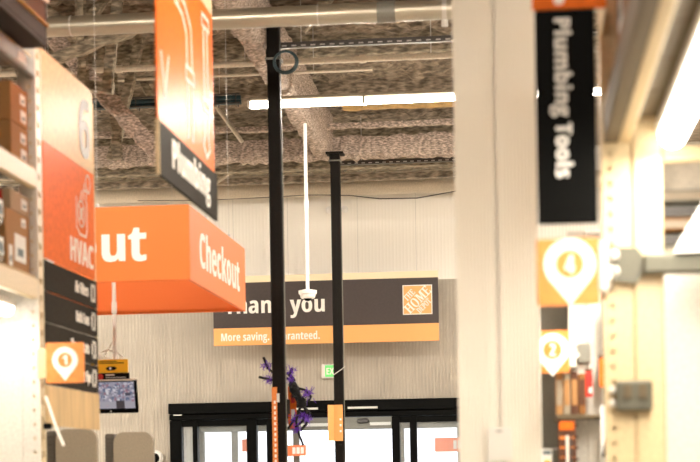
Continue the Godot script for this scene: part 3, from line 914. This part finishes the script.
func aisle_sign() -> void:
	var o := thing("aisle_sign", "tall beige and orange aisle sign numbered 6, reading HVAC", "sign", Vector3(-2.88, 1.908, -9.87), 90)
	var w := 1.22
	part("tan_board", span(0, w + 0.06, 0.0, 0.25, -0.012, 0.0, 0.004), M.tan_board, o)
	for k in 4:
		part("charcoal_strip", span(0, w + 0.03, 0.25 + 0.1925 * k + 0.003, 0.25 + 0.1925 * (k + 1) - 0.003, -0.012, 0.004, 0.003), M.charcoal, o)
	part("orange_board", span(0, w, 1.03, 1.75, -0.012, 0.0, 0.004), M.orange, o)
	part("cream_board", extrude(PackedVector2Array([Vector2(0, 1.75), Vector2(w, 1.75), Vector2(w, 2.26), Vector2(w - 0.02, 2.30), Vector2(w - 0.06, 2.315), Vector2(0, 2.315)]), -0.012, 0.0), M.sign_cream, o)
	part("edge_trim", span(w, w + 0.012, 0.25, 2.24, -0.014, 0.004, 0.003), M.sign_cream, o)
	var six := mat(Color(0.47, 0.45, 0.41), 0.5)
	lettering(o, "6", Vector3(0.86, 1.82, 0.001), 0.26, 0.39, six)
	lettering(o, "HVAC", Vector3(0.60, 1.09, 0.001), 0.57, 0.155, M.letter)
	for t in [["Air Filters", 0.62, 0.33, 3], ["Bath Fans", 0.64, 0.32, 2], ["Thermostats", 0.50, 0.45, 1], ["Vent Pipe", 0.70, 0.28, 0]]:
		lettering(o, t[0], Vector3(t[1] + 0.06, 0.25 + 0.1925 * t[3] + 0.065, 0.005), t[2], 0.07, M.letter)
		part("square_symbol", ribbon([Vector2(1.09, 0.3 + 0.1925 * t[3]), Vector2(1.17, 0.3 + 0.1925 * t[3]), Vector2(1.17, 0.40 + 0.1925 * t[3]), Vector2(1.09, 0.40 + 0.1925 * t[3])], 0.02, true, 0.008), M.letter, o)
	# printed furnace and fan outline
	var s := [
		[circle(Vector2(0.88, 1.43), 0.085, 18), true],
		[circle(Vector2(0.88, 1.43), 0.03, 10), true],
		[[Vector2(0.82, 1.37), Vector2(0.94, 1.49)], false], [[Vector2(0.82, 1.49), Vector2(0.94, 1.37)], false],
		[[Vector2(0.76, 1.52), Vector2(0.76, 1.33), Vector2(0.84, 1.29), Vector2(0.99, 1.29), Vector2(1.02, 1.34), Vector2(1.02, 1.52)], false],
		[[Vector2(0.93, 1.53), Vector2(0.97, 1.64)], false], [[Vector2(1.0, 1.53), Vector2(1.03, 1.62)], false], [[Vector2(0.86, 1.52), Vector2(0.90, 1.58)], false],
		[circle(Vector2(1.06, 1.66), 0.055, 14, -1.0, 4.2), false], [[Vector2(0.95, 1.60), Vector2(1.09, 1.60)], false]]
	for l in s:
		part("furnace_symbol", ribbon(l[0], 0.014, l[1], 0.002), M.letter, o)
	part("bracket", span(-0.02, 0.1, 0.4, 2.1, -0.05, -0.012, 0.004), M.rack, o)
	# number blade facing down the aisle
	var b := thing("bay_marker", "small square orange bay marker with white pin numbered 1", "sign", Vector3(-2.83, 2.157, -9.7))
	part("plate", extrude(rounded(0.235, 0.242, 0.012), -0.006, 0.0), M.orange_pale, b)
	part("mount_arm", span(-0.055, 0.02, 0.03, 0.21, -0.04, -0.006, 0.003), M.rack, b)
	pin(b, Vector2(0.117, 0.137), 0.078, "1")

func pin(parent: Node, c: Vector2, r: float, n: String) -> void:
	# white map pin with a round orange window and a number
	var pts := PackedVector2Array()
	for k in 25:
		var t := deg_to_rad(-38.0 + 256.0 * k / 24.0)
		pts.append(c + Vector2(cos(t), sin(t)) * r)
	pts.append(c + Vector2(0, -r * 1.58))
	var p := part("pin", extrude(pts, 0.0, 0.003), M.letter, parent)
	part("window", extrude(PackedVector2Array(circle(c, r * 0.56, 24)), 0.003, 0.004), M.orange_pale, p)
	lettering(p, n, Vector3(c.x - r * 0.18, c.y - r * 0.36, 0.004), r * 0.36, r * 0.72, M.letter)

func left_small() -> void:
	# hanging monitor with its warning sign, hung from a bar inside the four-sided sign
	var o := thing("hanging_monitor", "flat security monitor hung on a white pole, showing the shop", "monitor", Vector3(-3.597, 2.145, -14.4), 0)
	part("pole", tube([Vector3(0.0, 0.32, -0.1), Vector3(-0.0, 1.5, -0.1)], 0.018, 10), M.white, o)
	part("pole_joint", tube([Vector3(0, 0.90, -0.1), Vector3(0, 1.0, -0.1)], 0.024, 10), M.white, o)
	part("hang_bar", tube([Vector3(-1.666, 1.5, -0.1), Vector3(0.964, 1.5, -0.1)], 0.016, 10), M.white, o)
	var f := part("bezel", span(-0.27, 0.232, 0.0, 0.30, -0.016, 0.016, 0.006), M.door_black, o, Vector3(0, 0.004, 0), Vector3(14, 0, 0))
	part("screen", screen_mesh(0.455, 0.24), screen_mat(), f, Vector3(-0.246, 0.043, 0.0175))
	part("rim", span(-0.27, 0.232, 0.293, 0.301, -0.018, 0.018, 0.002), M.white, f)
	part("power_button", lathe([[0, 0], [0.007, 0], [0.007, 0.003], [0, 0.003]], 8), M.label, f, Vector3(-0.015, 0.02, 0.017), Vector3(90, 0, 0))
	part("cable", tube([Vector3(-0.11, 0.48, -0.06), Vector3(-0.135, 0.545, -0.07), Vector3(-0.055, 0.57, -0.08), Vector3(0.025, 0.545, -0.09), Vector3(0.08, 0.50, -0.06)], 0.007, 6), M.white, o)
	part("cable", tube([Vector3(-0.015, 0.65, -0.09), Vector3(-0.065, 0.56, -0.07), Vector3(-0.095, 0.5, -0.06), Vector3(0.0, 0.48, -0.06), Vector3(0.095, 0.48, -0.06)], 0.0065, 6), M.white, o)
	var y := thing("warning_sign", "yellow and black notice hung above the security monitor", "sign", Vector3(-3.80, 2.438, -14.42))
	part("black_strip", span(0, 0.35, 0.0, 0.068, -0.01, 0.005, 0.002), M.door_black, y)
	part("yellow_board", span(0, 0.34, 0.069, 0.188, -0.01, 0.005, 0.002), M.yellow, y)
	part("eye_symbol", extrude(PackedVector2Array([Vector2(0.136, 0.108), Vector2(0.16, 0.124), Vector2(0.216, 0.126), Vector2(0.24, 0.110), Vector2(0.216, 0.092), Vector2(0.16, 0.090)]), 0.005, 0.007), M.door_black, y)
	part("eye_white", extrude(PackedVector2Array(circle(Vector2(0.18, 0.108), 0.011, 12)), 0.007, 0.008), M.letter, y)
	part("print", span(0.08, 0.304, 0.152, 0.16, 0.005, 0.007, 0.0005), M.door_black, y)
	part("print", span(0.08, 0.24, 0.168, 0.174, 0.005, 0.007, 0.0005), M.door_black, y)
	part("print", span(0.136, 0.216, 0.044, 0.056, 0.005, 0.007, 0.0005), M.letter, y)
	part("print", span(0.136, 0.32, 0.024, 0.03, 0.005, 0.007, 0.0005), M.label, y)
	part("red_symbol", extrude(PackedVector2Array(circle(Vector2(0.088, 0.034), 0.028, 16)), 0.005, 0.007), M.red, y)
	part("mount", span(0.15, 0.25, 0.06, 0.16, -0.10, -0.011, 0.003), M.white, y)
	# rounded putty-coloured panels behind the rack
	for a in [[-3.44, -12.0, 0.315, 1.945], [-3.30, -13.2, 0.33, 1.945]]:
		var p := thing("rounded_panel", "putty-coloured upright panel with rounded top corners " + ("below the tall aisle sign" if a[1] > -12.5 else "under the security monitor"), "panel", Vector3(a[0], 0, a[1]))
		part("face", extrude(rounded(a[2], a[3], 0.085, true), -0.05, 0.0), M.putty, p)
		part("side_channel", span(-0.075, -0.002, 0, a[3] - 0.01, -0.3, -0.02, 0.01), M.putty_dark, p)
		for k in 10:
			part("rib", span(-0.074, -0.01, a[3] - 0.05 - 0.03 * k, a[3] - 0.035 - 0.03 * k, -0.02, -0.008, 0.002), M.putty_dark, p)
	var s := thing("white_stick", "thin white rod leaning against the beige rack upright", "rod", Vector3(-2.74, 1.48, -9.735))
	part("rod", tube([Vector3(0.0, 0.30, 0), Vector3(-0.04, 0.40, 0), Vector3(-0.105, 0.6, 0)], 0.009, 8), M.letter, s)
	part("clip", box(Vector3(0.05, 0.04, 0.03), 0.006), M.door_black, s, Vector3(-0.10, 0.42, -0.01))

func screen_mesh(w: float, h: float) -> ArrayMesh:
	var st := begin()
	var v := [Vector3(0, 0, 0), Vector3(0, h, 0), Vector3(w, h, 0), Vector3(w, 0, 0)]
	var uv := [Vector2(0, 1), Vector2(0, 0), Vector2(1, 0), Vector2(1, 1)]
	for k in [0, 1, 2, 0, 2, 3]:
		st.set_normal(Vector3(0, 0, 1))
		st.set_uv(uv[k])
		st.add_vertex(v[k])
	return st.commit()

func screen_mat() -> StandardMaterial3D:
	# the picture on the screen: a bleached view of goods and people
	var im := Image.create(96, 54, false, Image.FORMAT_RGB8)
	im.fill(Color(0.62, 0.60, 0.66))
	var r := RandomNumberGenerator.new()
	r.seed = 4
	for k in 260:
		var c := [Color(0.75, 0.72, 0.78), Color(0.6, 0.42, 0.48), Color(0.35, 0.4, 0.52), Color(0.85, 0.83, 0.85), Color(0.5, 0.5, 0.55)][r.randi() % 5] as Color
		var y := r.randi_range(0, 34)
		im.fill_rect(Rect2i(r.randi_range(0, 94), y, r.randi_range(2, 5), r.randi_range(2, 6)), c)
	im.fill_rect(Rect2i(0, 40, 96, 14), Color(0.66, 0.64, 0.68))
	im.fill_rect(Rect2i(60, 38, 16, 16), Color(0.25, 0.22, 0.25))
	im.fill_rect(Rect2i(78, 22, 10, 6), Color(0.25, 0.25, 0.32))
	var m := mat(Color(0.05, 0.05, 0.05), 0.2)
	m.emission_enabled = true
	m.emission = Color(1, 1, 1)
	m.emission_operator = BaseMaterial3D.EMISSION_OP_MULTIPLY
	m.emission_texture = ImageTexture.create_from_image(im)
	m.emission_energy_multiplier = 0.32
	return m

# ------------------------------------------------------------------ right side
func column() -> void:
	var o := thing("clad_column", "wide cream building column clad in finely ribbed sheets", "column", Vector3(-0.097, 0, -8.2))
	part("core", span(-0.17, 0.17, 0, 6.85, -0.17, 0.17, 0.01), M.plaster, o)
	var half := fine_ribs(0.186, 6.85)
	for q in [[Vector3(-0.193, 0, 0.193), 0.0], [Vector3(0.007, 0, 0.193), 0.0], [Vector3(0.193, 0, 0.193), 90.0], [Vector3(0.193, 0, -0.007), 90.0], [Vector3(-0.193, 0, -0.193), -90.0], [Vector3(-0.193, 0, 0.007), -90.0], [Vector3(0.193, 0, -0.193), 180.0], [Vector3(-0.007, 0, -0.193), 180.0]]:
		part("cladding_sheet", half, M.column, o, q[0], Vector3(0, q[1], 0))
	part("joint_strip", span(-0.007, 0.007, 0, 6.85, 0.17, 0.183, 0.002), M.column, o)
	for x in [-0.193, 0.193]:
		for z in [-0.193, 0.193]:
			part("corner_bead", tube([Vector3(x, 0, z), Vector3(x, 6.85, z)], 0.006, 8), M.column, o)
	var t := thing("control_box", "small cream control box on the front of wide column", "box", Vector3(-0.158, 1.63, -8.006))
	part("case", extrude(rounded(0.118, 0.165, 0.012), 0, 0.06), M.white, t)
	part("cover", extrude(rounded(0.10, 0.15, 0.01), 0.06, 0.068), M.white, t, Vector3(0.009, 0.008, 0))
	part("display", span(0.042, 0.072, 0.146, 0.151, 0.068, 0.070, 0.0005), M.dark_grey, t)

func fine_ribs(w: float, h: float) -> ArrayMesh:
	var st := begin()
	var n := 11
	var p := w / n
	for k in n:
		var q := [[0.0, 0.0], [0.55, 0.0], [0.7, 0.004], [0.88, 0.004], [1.0, 0.0]]
		for j in 4:
			quad(st, Vector3((k + q[j][0]) * p, 0, q[j][1]), Vector3((k + q[j + 1][0]) * p, 0, q[j + 1][1]), Vector3((k + q[j + 1][0]) * p, h, q[j + 1][1]), Vector3((k + q[j][0]) * p, h, q[j][1]), Vector3(0, 0, 1))
	return st.commit()

func right_blades() -> void:
	var o := thing("blade_sign", "black blade sign with sideways white lettering reading Plumbing Tools", "sign", Vector3(0.082, 2.55, -6.5))
	part("black_board", span(0, 0.232, 0, 0.835, -0.02, 0.0, 0.004), M.blade, o)
	part("orange_board", span(-0.01, 0.28, 0.838, 1.35, -0.02, 0.0, 0.004), M.orange, o)
	lettering(o, "Plumbing Tools", Vector3(0.075, 0.80, 0.001), 0.62, 0.062, M.letter, bold, -90)
	part("print", extrude(PackedVector2Array(circle(Vector2(0.095, 0.875), 0.022, 14)), 0.0, 0.002), M.letter, o)
	part("mount_arm", span(0.277, 0.283, 0.86, 0.95, -0.5, -0.001, 0.002), M.rack, o)
	var b := thing("bay_marker", "orange bay marker with white pin numbered 4 below black sign", "sign", Vector3(0.074, 2.222, -6.4))
	part("plate", extrude(rounded(0.238, 0.256, 0.01), -0.006, 0.0), M.orange_pale, b)
	pin(b, Vector2(0.125, 0.157), 0.098, "4")
	part("mount_clip", span(0.235, 0.27, 0.05, 0.24, -0.05, 0.012, 0.006), M.rack_white, b)
	part("mount_arm", span(0.285, 0.30, 0.1, 0.15, -0.59, -0.03, 0.003), M.rack_white, b)
	part("mount_clip", span(0.255, 0.30, 0.1, 0.15, -0.05, -0.03, 0.003), M.rack_white, b)
	var c := thing("bay_marker", "orange bay marker with white pin numbered 2 on far rack", "sign", Vector3(0.105, 2.11, -9.0))
	part("plate", extrude(rounded(0.165, 0.23, 0.01), -0.006, 0.0), M.orange_pale, c)
	part("mount_arm", span(0.15, 0.2, 0.03, 0.2, -0.2, -0.006, 0.003), M.rack_white, c)
	pin(c, Vector2(0.075, 0.125), 0.09, "2")

func right_rack() -> void:
	# the bay nearest on the right, seen end on
	var o := thing("pallet_rack", "cream steel rack with a grey cross bar beside black blade sign", "rack", Vector3(0.357, 0, -7.0))
	for z in [0.0, 4.1]:
		var u := part("upright", perforated(0.12, 4.6, 0.034, 0.064, 0.017, 0.021), M.rack, o, Vector3(0, 0, z))
		part("flange", span(0.122, 0.25, 0, 4.6, -0.12, 0.01, 0.012), M.rack, u)
		part("web", span(0.0, 0.003, 0, 4.6, -0.12, -0.001, 0.001), M.rack, u)
		part("back", span(0.003, 0.122, 0, 4.6, -0.12, -0.116, 0.001), M.rack, u)
		part("foot", span(-0.02, 0.27, 0, 0.01, -0.14, 0.03, 0.002), M.rack, u)
	# shelf: beam along the aisle, soffit pans, cross beam
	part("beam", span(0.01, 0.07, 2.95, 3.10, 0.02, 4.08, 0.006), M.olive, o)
	part("beam_lip", span(0.07, 0.12, 2.95, 2.968, 0.02, 4.08, 0.003), M.rack, o)
	for k in 8:
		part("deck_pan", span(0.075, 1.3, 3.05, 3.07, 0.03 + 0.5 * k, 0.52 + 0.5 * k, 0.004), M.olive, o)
	part("cross_beam", span(0.252, 1.5, 2.875, 2.94, -0.09, -0.03, 0.008), M.rack, o)
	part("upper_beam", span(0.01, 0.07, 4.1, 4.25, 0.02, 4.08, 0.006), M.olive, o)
	# grey cross bar with its bolted bracket
	var br := part("bracket", extrude(PackedVector2Array([Vector2(0.012, 2.375), Vector2(0.135, 2.36), Vector2(0.16, 2.40), Vector2(0.16, 2.48), Vector2(0.135, 2.51), Vector2(0.012, 2.51)]), 0.012, 0.04), M.bar, o)
	for y in [2.48, 2.413]:
		part("bolt", lathe([[0, 0.04], [0.024, 0.04], [0.021, 0.053], [0.011, 0.06], [0, 0.061]], 12), M.rack_white, br, Vector3(0.042, y, 0.0), Vector3(90, 0, 0))
	part("cross_bar", span(0.16, 1.2, 2.395, 2.475, 0.0, 0.08, 0.01), M.bar, o)
	var b2 := part("bracket", span(0.042, 0.19, 1.83, 1.955, 0.01, 0.065, 0.01), M.bar, o)
	for q in [[0.03, 1.92], [0.03, 1.865]]:
		part("bolt", lathe([[0, 0], [0.017, 0], [0.015, 0.014], [0, 0.018]], 12), M.rack_white, b2, Vector3(q[0], q[1], 0.01), Vector3(90, 0, 0))
	part("stub", span(0.07, 0.105, 1.88, 1.94, 0.065, 0.078, 0.004), M.olive, b2)
	part("stub", span(0.133, 0.168, 1.88, 1.94, 0.065, 0.078, 0.004), M.olive, b2)
	part("back_panel", span(0.252, 1.5, 0.6, 2.43, -0.26, -0.24, 0.003), M.rack_white, o)
	shelf_light(Vector3(0.645, 2.965, -6.95), 3.6, "white strip light under the shelf of the right cream rack", 4.6, 0.058)
	# flat grey goods stacked behind the post
	for k in 6:
		var y := 2.44 + 0.062 * k
		var p := thing("flat_pack", ("orange-striped flat pack between grey ones" if k == 3 else ["lowest", "second lowest", "third lowest", "", "second highest", "topmost"][k] + " grey flat pack in the stack behind cream upright"), "package", Vector3(0.62, y, -7.85), 0, "stacked flat packs")
		part("sleeve", span(0, 0.8, 0, 0.055, 0, 0.48 + 0.04 * (k % 2), 0.006), M.grey if k != 3 else M.kraft, p)
		part("end_label", span(0.02, 0.4, 0.01, 0.045, 0.48 + 0.04 * (k % 2), 0.484 + 0.04 * (k % 2), 0.001), M.putty if k % 2 else M.dark_grey, p)
	var sb := thing("shelf_board", "grey shelf board carrying the stack of flat packs", "shelf", Vector3(0.61, 2.40, -7.9))
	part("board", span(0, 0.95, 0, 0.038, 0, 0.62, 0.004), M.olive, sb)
	# white wedge-shaped pack resting on the cross bar
	var w := thing("white_pack", "large glossy white pack with a sloping end on the grey bar", "package", Vector3(0.645, 2.476, -6.98))
	part("body", extrude(PackedVector2Array([Vector2(0, 0), Vector2(0.75, 0), Vector2(0.75, 0.3), Vector2(0.19, 0.29), Vector2(0.12, 0.21), Vector2(0.02, 0.05)]), 0, 0.08), M.white, w)
	part("fold", span(0.2, 0.74, 0.14, 0.145, 0.08, 0.082, 0.0005), M.label, w)
	# cartons over the shelf, seen from below at the frame's top
	for k in 4:
		var c := thing("carton", ["kraft carton on the shelf above right strip light, next to the perforated upright", "pale brown carton with white label on the shelf above right strip light", "olive carton on the shelf above right strip light", "dark brown carton on the shelf above right strip light"][k], "box", Vector3(0.44, 3.102, -6.9 + 0.86 * k), 0, "cartons on the right rack")
		part("body", span(-0.02, 0.8, 0.0, 0.7 - 0.06 * (k % 3), 0, 0.78, 0.006), [M.kraft, M.card, M.olive, M.card_dark][k], c)
		label_on(c, Vector3(-0.0212, 0.3, 0.3), 0.24, 0.14, -90)

func far_rack() -> void:
	shelf_light(Vector3(0.56, 2.74, -9.0), 1.3, "unseen strip light added to brighten the far right rack behind cream upright", 1.6, 0.042)  # hidden lamp added to brighten the far bay
	# next bay along the right aisle, seen between column and near rack
	var o := thing("pallet_rack", "white and grey rack farther down the right aisle", "rack", Vector3(0.275, 0, -9.2))
	for z in [0.0, 2.3]:
		if z > 0.0: continue
		var u := part("upright", perforated(0.09, 2.9, 0.035, 0.062, 0.014, 0.016), M.rack_white, o, Vector3(0, 0, z))
		part("flange", span(0.092, 0.18, 0, 2.9, -0.1, 0.006, 0.008), M.rack_white, u)
		part("web", span(0.0, 0.003, 0, 2.9, -0.1, -0.001, 0.001), M.rack_white, u)
		part("foot", span(-0.02, 0.2, 0, 0.01, -0.12, 0.03, 0.002), M.rack, u)
	part("back_panel", span(-0.26, 1.0, 0.8, 2.9, -0.6, -0.58, 0.003), M.olive, o)
	part("grey_post", span(-0.155, 0.0, 0.0, 2.9, -0.45, -0.35, 0.006), M.grey, o)
	part("post", span(0.17, 0.21, 0.0, 2.5, 0.1, 0.14, 0.004), M.grey, o)
	part("bracket", span(0.045, 0.115, 2.17, 2.28, 0.01, 0.04, 0.006), M.grey, o)
	part("bolt", lathe([[0, 0], [0.02, 0], [0.018, 0.012], [0, 0.015]], 12), M.rack_white, o, Vector3(0.035, 2.215, 0.04), Vector3(90, 0, 0))
	part("light_arm", span(0.26, 0.31, 2.79, 2.83, -0.1, 1.45, 0.004), M.rack_white, o)
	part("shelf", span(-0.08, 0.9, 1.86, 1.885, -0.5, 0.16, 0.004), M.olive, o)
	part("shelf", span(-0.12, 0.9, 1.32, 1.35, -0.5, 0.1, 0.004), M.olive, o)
	for r in [[0.43, 2.03, -9.05, 0.07, 0.17], [0.355, 1.98, -9.08, 0.04, 0.15]]:
		var t := thing("red_pack", "small red hanging tool pack " + ("with black top" if r[3] > 0.05 else "beside brown boxes"), "package", Vector3(r[0], r[1], r[2]), 0, "red tool packs")
		part("card", span(0, r[3], 0, r[4], -0.01, 0.01, 0.004), M.red if r[3] < 0.05 else M.orange, t)
		part("top", span(0, r[3], r[4] - 0.015, r[4] + 0.004, -0.011, 0.011, 0.002), M.card_dark, t)
		part("print", span(r[3] * 0.5, r[3] * 0.9, 0.02, 0.05, 0.01, 0.012, 0.001), M.label, t)
	for k in 4:
		var b := thing("brown_box", ["tan narrow box with putty front", "putty-coloured narrow box with tan front", "dark brown narrow box with tan front", "kraft narrow box with dark brown front"][k] + " on far shelf", "box", Vector3(0.195 + 0.041 * k, 1.886, -9.18), 0, "brown boxes on the far shelf")
		part("body", span(0, 0.038, 0, 0.235 - 0.012 * (k % 2), 0, 0.12, 0.004), [M.card, M.putty, M.card_dark, M.kraft][k], b)
		part("flap", span(0.004, 0.034, 0.05, 0.19, 0.12, 0.122, 0.001), [M.putty, M.card, M.card, M.card_dark][k], b)
	var g := thing("tool_pack", "orange and black boxed tool with white print on lower shelf", "package", Vector3(0.205, 1.352, -9.1))
	part("case", span(0, 0.095, 0, 0.503, 0, 0.06, 0.004), M.card_dark, g)
	part("orange_head", span(0.005, 0.085, 0.45, 0.495, 0.06, 0.063, 0.001), M.orange, g)
	for k in 3:
		part("orange_band", span(0.005, 0.085, 0.30 + 0.05 * k, 0.305 + 0.055 * k, 0.06, 0.063, 0.0005), M.orange_pale, g)
	part("white_rod", span(0.04, 0.055, 0.2, 0.42, 0.06, 0.07, 0.003), M.letter, g)
	part("dark_slot", span(0.062, 0.075, 0.25, 0.42, 0.06, 0.064, 0.001), M.dark_grey, g)
	var h := thing("tool_pack", "white hanging tool pack with a dark curved handle", "package", Vector3(0.43, 1.6, -9.0))
	part("card", span(0, 0.09, 0, 0.33, -0.01, 0.0, 0.003), M.label, h)
	part("handle", tube([Vector3(0.01, 0.05, 0.015), Vector3(0.03, 0.15, 0.02), Vector3(0.06, 0.21, 0.02), Vector3(0.085, 0.28, 0.015)], 0.009, 8), M.dark_grey, h)
	part("grip", tube([Vector3(0.03, 0.14, 0.02), Vector3(0.05, 0.19, 0.021)], 0.011, 8), M.red, h)
	var p := thing("price_label", "small white price label with yellow and green print", "label", Vector3(0.115, 1.61, -9.1))
	part("card", span(0, 0.055, 0, 0.09, 0, 0.004, 0.001), M.label, p)
	part("print", span(0.005, 0.05, 0.062, 0.082, 0.004, 0.005, 0.0003), M.label_ink, p)
	part("print", span(0.01, 0.045, 0.01, 0.03, 0.004, 0.005, 0.0003), M.yellow, p)
	var i := thing("price_strip", "long pale strip at the far rack's shelf edge", "strip", Vector3(0.11, 1.70, -9.14))
	part("strip", span(0, 0.1, 0, 0.004, -0.05, 0, 0.001), M.label, i)

# ------------------------------------------------------------------ pipes and trays under the roof
func ceiling_services() -> void:
	var o := thing("steel_pipe", "thick bare steel pipe with a dark coupling running under the roof", "pipe", Vector3(0, 5.63, -14.5))
	part("pipe", tube([Vector3(-9.0, 0.0, 0), Vector3(3.0, 0.0, 0)], 0.088, 20), M.steel, o)
	part("coupling", tube([Vector3(-1.19, 0, 0), Vector3(-1.03, 0, 0)], 0.094, 20), M.grey, o)
	for x in [-3.05, -1.72, -3.95, -0.1]:
		part("joint", tube([Vector3(x, 0, 0), Vector3(x + 0.012, 0, 0)], 0.092, 20), M.wire, o)
	for x in [-3.02, -6.0, -0.6]:
		part("hanger", tube([Vector3(x, 0.08, 0), Vector3(x, 1.25, 0)], 0.008, 6), M.wire, o)
		part("hanger_ring", tube([Vector3(x - 0.02, 0, 0), Vector3(x + 0.02, 0, 0)], 0.096, 20), M.wire, o)
		part("hanger_nut", lathe([[0, -0.15], [0.03, -0.15], [0.03, -0.1], [0.015, -0.09], [0.015, -0.08]], 8), M.wire, o, Vector3(x, 0, 0))
	var t := thing("branch_pipe", "thin cream sprinkler pipe running across under the roof", "pipe", Vector3(0, 6.1, -18.0))
	part("pipe", tube([Vector3(-8.5, 0, 0), Vector3(2.0, 0, 0)], 0.034, 12), M.cream_pipe, t)
	for x in [-1.68, -4.4]:
		part("coupling", tube([Vector3(x, 0, 0), Vector3(x + 0.07, 0, 0)], 0.046, 12), M.cream_pipe, t)
	for x in [-2.95, -0.9, -5.2, -7.0]:
		part("hanger", tube([Vector3(x, 0.03, 0), Vector3(x, 0.7, 0)], 0.006, 6), M.wire, t)
	var d := thing("conduit", "short pale conduit ending under the roof behind thick pipe", "pipe", Vector3(0, 6.2, -18.9))
	part("pipe", tube([Vector3(-8.5, 0, 0), Vector3(-1.62, 0, 0)], 0.018, 8), M.cream_pipe, d)
	for x in [-2.3, -4.0, -6.0]:
		part("hanger", tube([Vector3(x, 0.015, 0), Vector3(x, 0.6, 0)], 0.005, 6), M.wire, d)
	# slotted channels
	for c in [["slotted_channel", "dark slotted steel channel running across beside the near black post", 6.01, -17.05, -2.6, 1.2], ["slotted_channel", "slotted steel channel near the wall above the pale pipe", 5.99, -23.6, -2.6, 0.6]]:
		var s := thing(c[0], c[1], "channel", Vector3(0, c[2], c[3]))
		part("rail", span(c[4], c[5], 0.0, 0.055, -0.02, 0.02, 0.003), M.dark_grey, s)
		part("lip", span(c[4], c[5], -0.006, 0.0, -0.025, 0.025, 0.002), M.grey, s)
		var k: float = c[4] + 0.1
		while k < c[5] - 0.1:
			part("slot", span(k, k + 0.05, 0.011, 0.024, 0.02, 0.023, 0.001), M.wire, s)
			k += 0.1
		for x in [c[4] + 0.4, c[4] + 2.2]:
			part("hanger", tube([Vector3(x, 0.03, 0), Vector3(x, 0.7, 0)], 0.005, 6), M.wire, s)
	# cable tray
	var tr := thing("cable_tray", "blue-green wire cable tray left of the strip light", "tray", Vector3(0, 6.13, -20.1))
	for y in [0.0, 0.11]:
		part("rail", tube([Vector3(-8.5, y, 0.1), Vector3(-3.35, y, 0.1)], 0.012, 8), M.dark_grey, tr)
	part("cable", tube([Vector3(-8.5, 0.03, 0.0), Vector3(-3.35, 0.03, 0.0)], 0.03, 8), M.teal, tr)
	part("cable", tube([Vector3(-8.5, 0.075, 0.02), Vector3(-3.35, 0.085, 0.02)], 0.028, 8), M.teal, tr)
	for k in 21:
		part("rung", tube([Vector3(-8.4 + 0.25 * k, 0.11, 0.1), Vector3(-8.4 + 0.25 * k, -0.01, 0.1), Vector3(-8.4 + 0.25 * k, -0.01, -0.1), Vector3(-8.4 + 0.25 * k, 0.11, -0.1)], 0.007, 6), M.dark_grey, tr)
	for x in [-3.6, -5.2, -7.0]:
		part("hanger", tube([Vector3(x, 0.1, 0.1), Vector3(x, 0.7, 0.1)], 0.006, 6), M.wire, tr)
	# coil of cable on the near post
	var co := thing("cable_coil", "coil of teal cable hung at the top of near black post", "cable", Vector3(-2.32, 5.78, -16.72))
	for k in 3:
		var pts := []
		for j in 25:
			var a := TAU * j / 24.0
			pts.append(Vector3(cos(a) * (0.125 - 0.008 * k), sin(a) * (0.115 - 0.006 * k), 0.012 * k))
		part("loop", tube(pts, 0.011, 6), M.teal, co)
	# large pale pipe along the wall
	var p := thing("wall_pipe", "large pale pipe running along the top of the ribbed wall", "pipe", Vector3(0, 6.23, -26.85))
	part("pipe", tube([Vector3(-9.5, 0, 0), Vector3(2.0, 0, 0)], 0.135, 24), M.cream_pipe, p)
	for x in [-2.83, -6.2, 0.3]:
		part("strap", tube([Vector3(x, 0, 0), Vector3(x + 0.06, 0, 0)], 0.142, 24), M.cream_pipe, p)
		part("hanger", tube([Vector3(x + 0.03, 0.13, 0), Vector3(x + 0.03, 0.6, 0)], 0.01, 6), M.wire, p)
	var cb := thing("loose_cable", "thin dark cable sagging below the pale wall pipe", "cable", Vector3(0, 6.0, -26.7))
	part("cable", tube([Vector3(-3.1, 0.09, 0), Vector3(-2.7, 0.07, 0), Vector3(-2.2, 0.0, 0), Vector3(-1.6, -0.01, 0), Vector3(-0.9, 0.09, 0)], 0.009, 6), M.dark_grey, cb)
	part("cable", tube([Vector3(-6.2, 0.10, 0), Vector3(-5.0, 0.07, 0), Vector3(-4.2, 0.08, 0), Vector3(-3.4, 0.1, 0), Vector3(-3.1, 0.09, 0)], 0.007, 6), M.dark_grey, cb)
	# twin flood lamp on the wall by the far post
	var e := thing("emergency_lamp", "small twin-headed emergency lamp high on the wall", "lamp", Vector3(-2.98, 5.93, -27.46))
	part("body", box(Vector3(0.14, 0.12, 0.1), 0.02), M.white, e)
	for s in [-1, 1]:
		part("head", lathe([[0, -0.05], [0.05, -0.04], [0.06, 0.0], [0.04, 0.05], [0, 0.055]], 14), M.white, e, Vector3(0.13 * s, 0.03, 0.06), Vector3(70, 0, 20 * s))
	# camera on a drop pole
	var c := thing("pole_camera", "white dome camera at the foot of a thin white drop pole", "camera", Vector3(-2.615, 3.735, -20.5))
	part("pole", tube([Vector3(0, 0.13, 0), Vector3(0, 2.23, 0)], 0.023, 10), M.white, c)
	part("pole_joint", tube([Vector3(0, 1.15, 0), Vector3(0, 1.25, 0)], 0.03, 10), M.white, c)
	part("shade", lathe([[0, 0.08], [0.096, 0.08], [0.113, 0.084], [0.117, 0.125], [0.05, 0.138], [0, 0.14]]), M.white, c)
	part("skirt", lathe([[0, 0.025], [0.075, 0.025], [0.092, 0.042], [0.102, 0.08], [0, 0.081]]), M.white, c)
	part("dome", lathe([[0, -0.008], [0.033, 0.0], [0.054, 0.025], [0, 0.026]]), M.door_black, c)
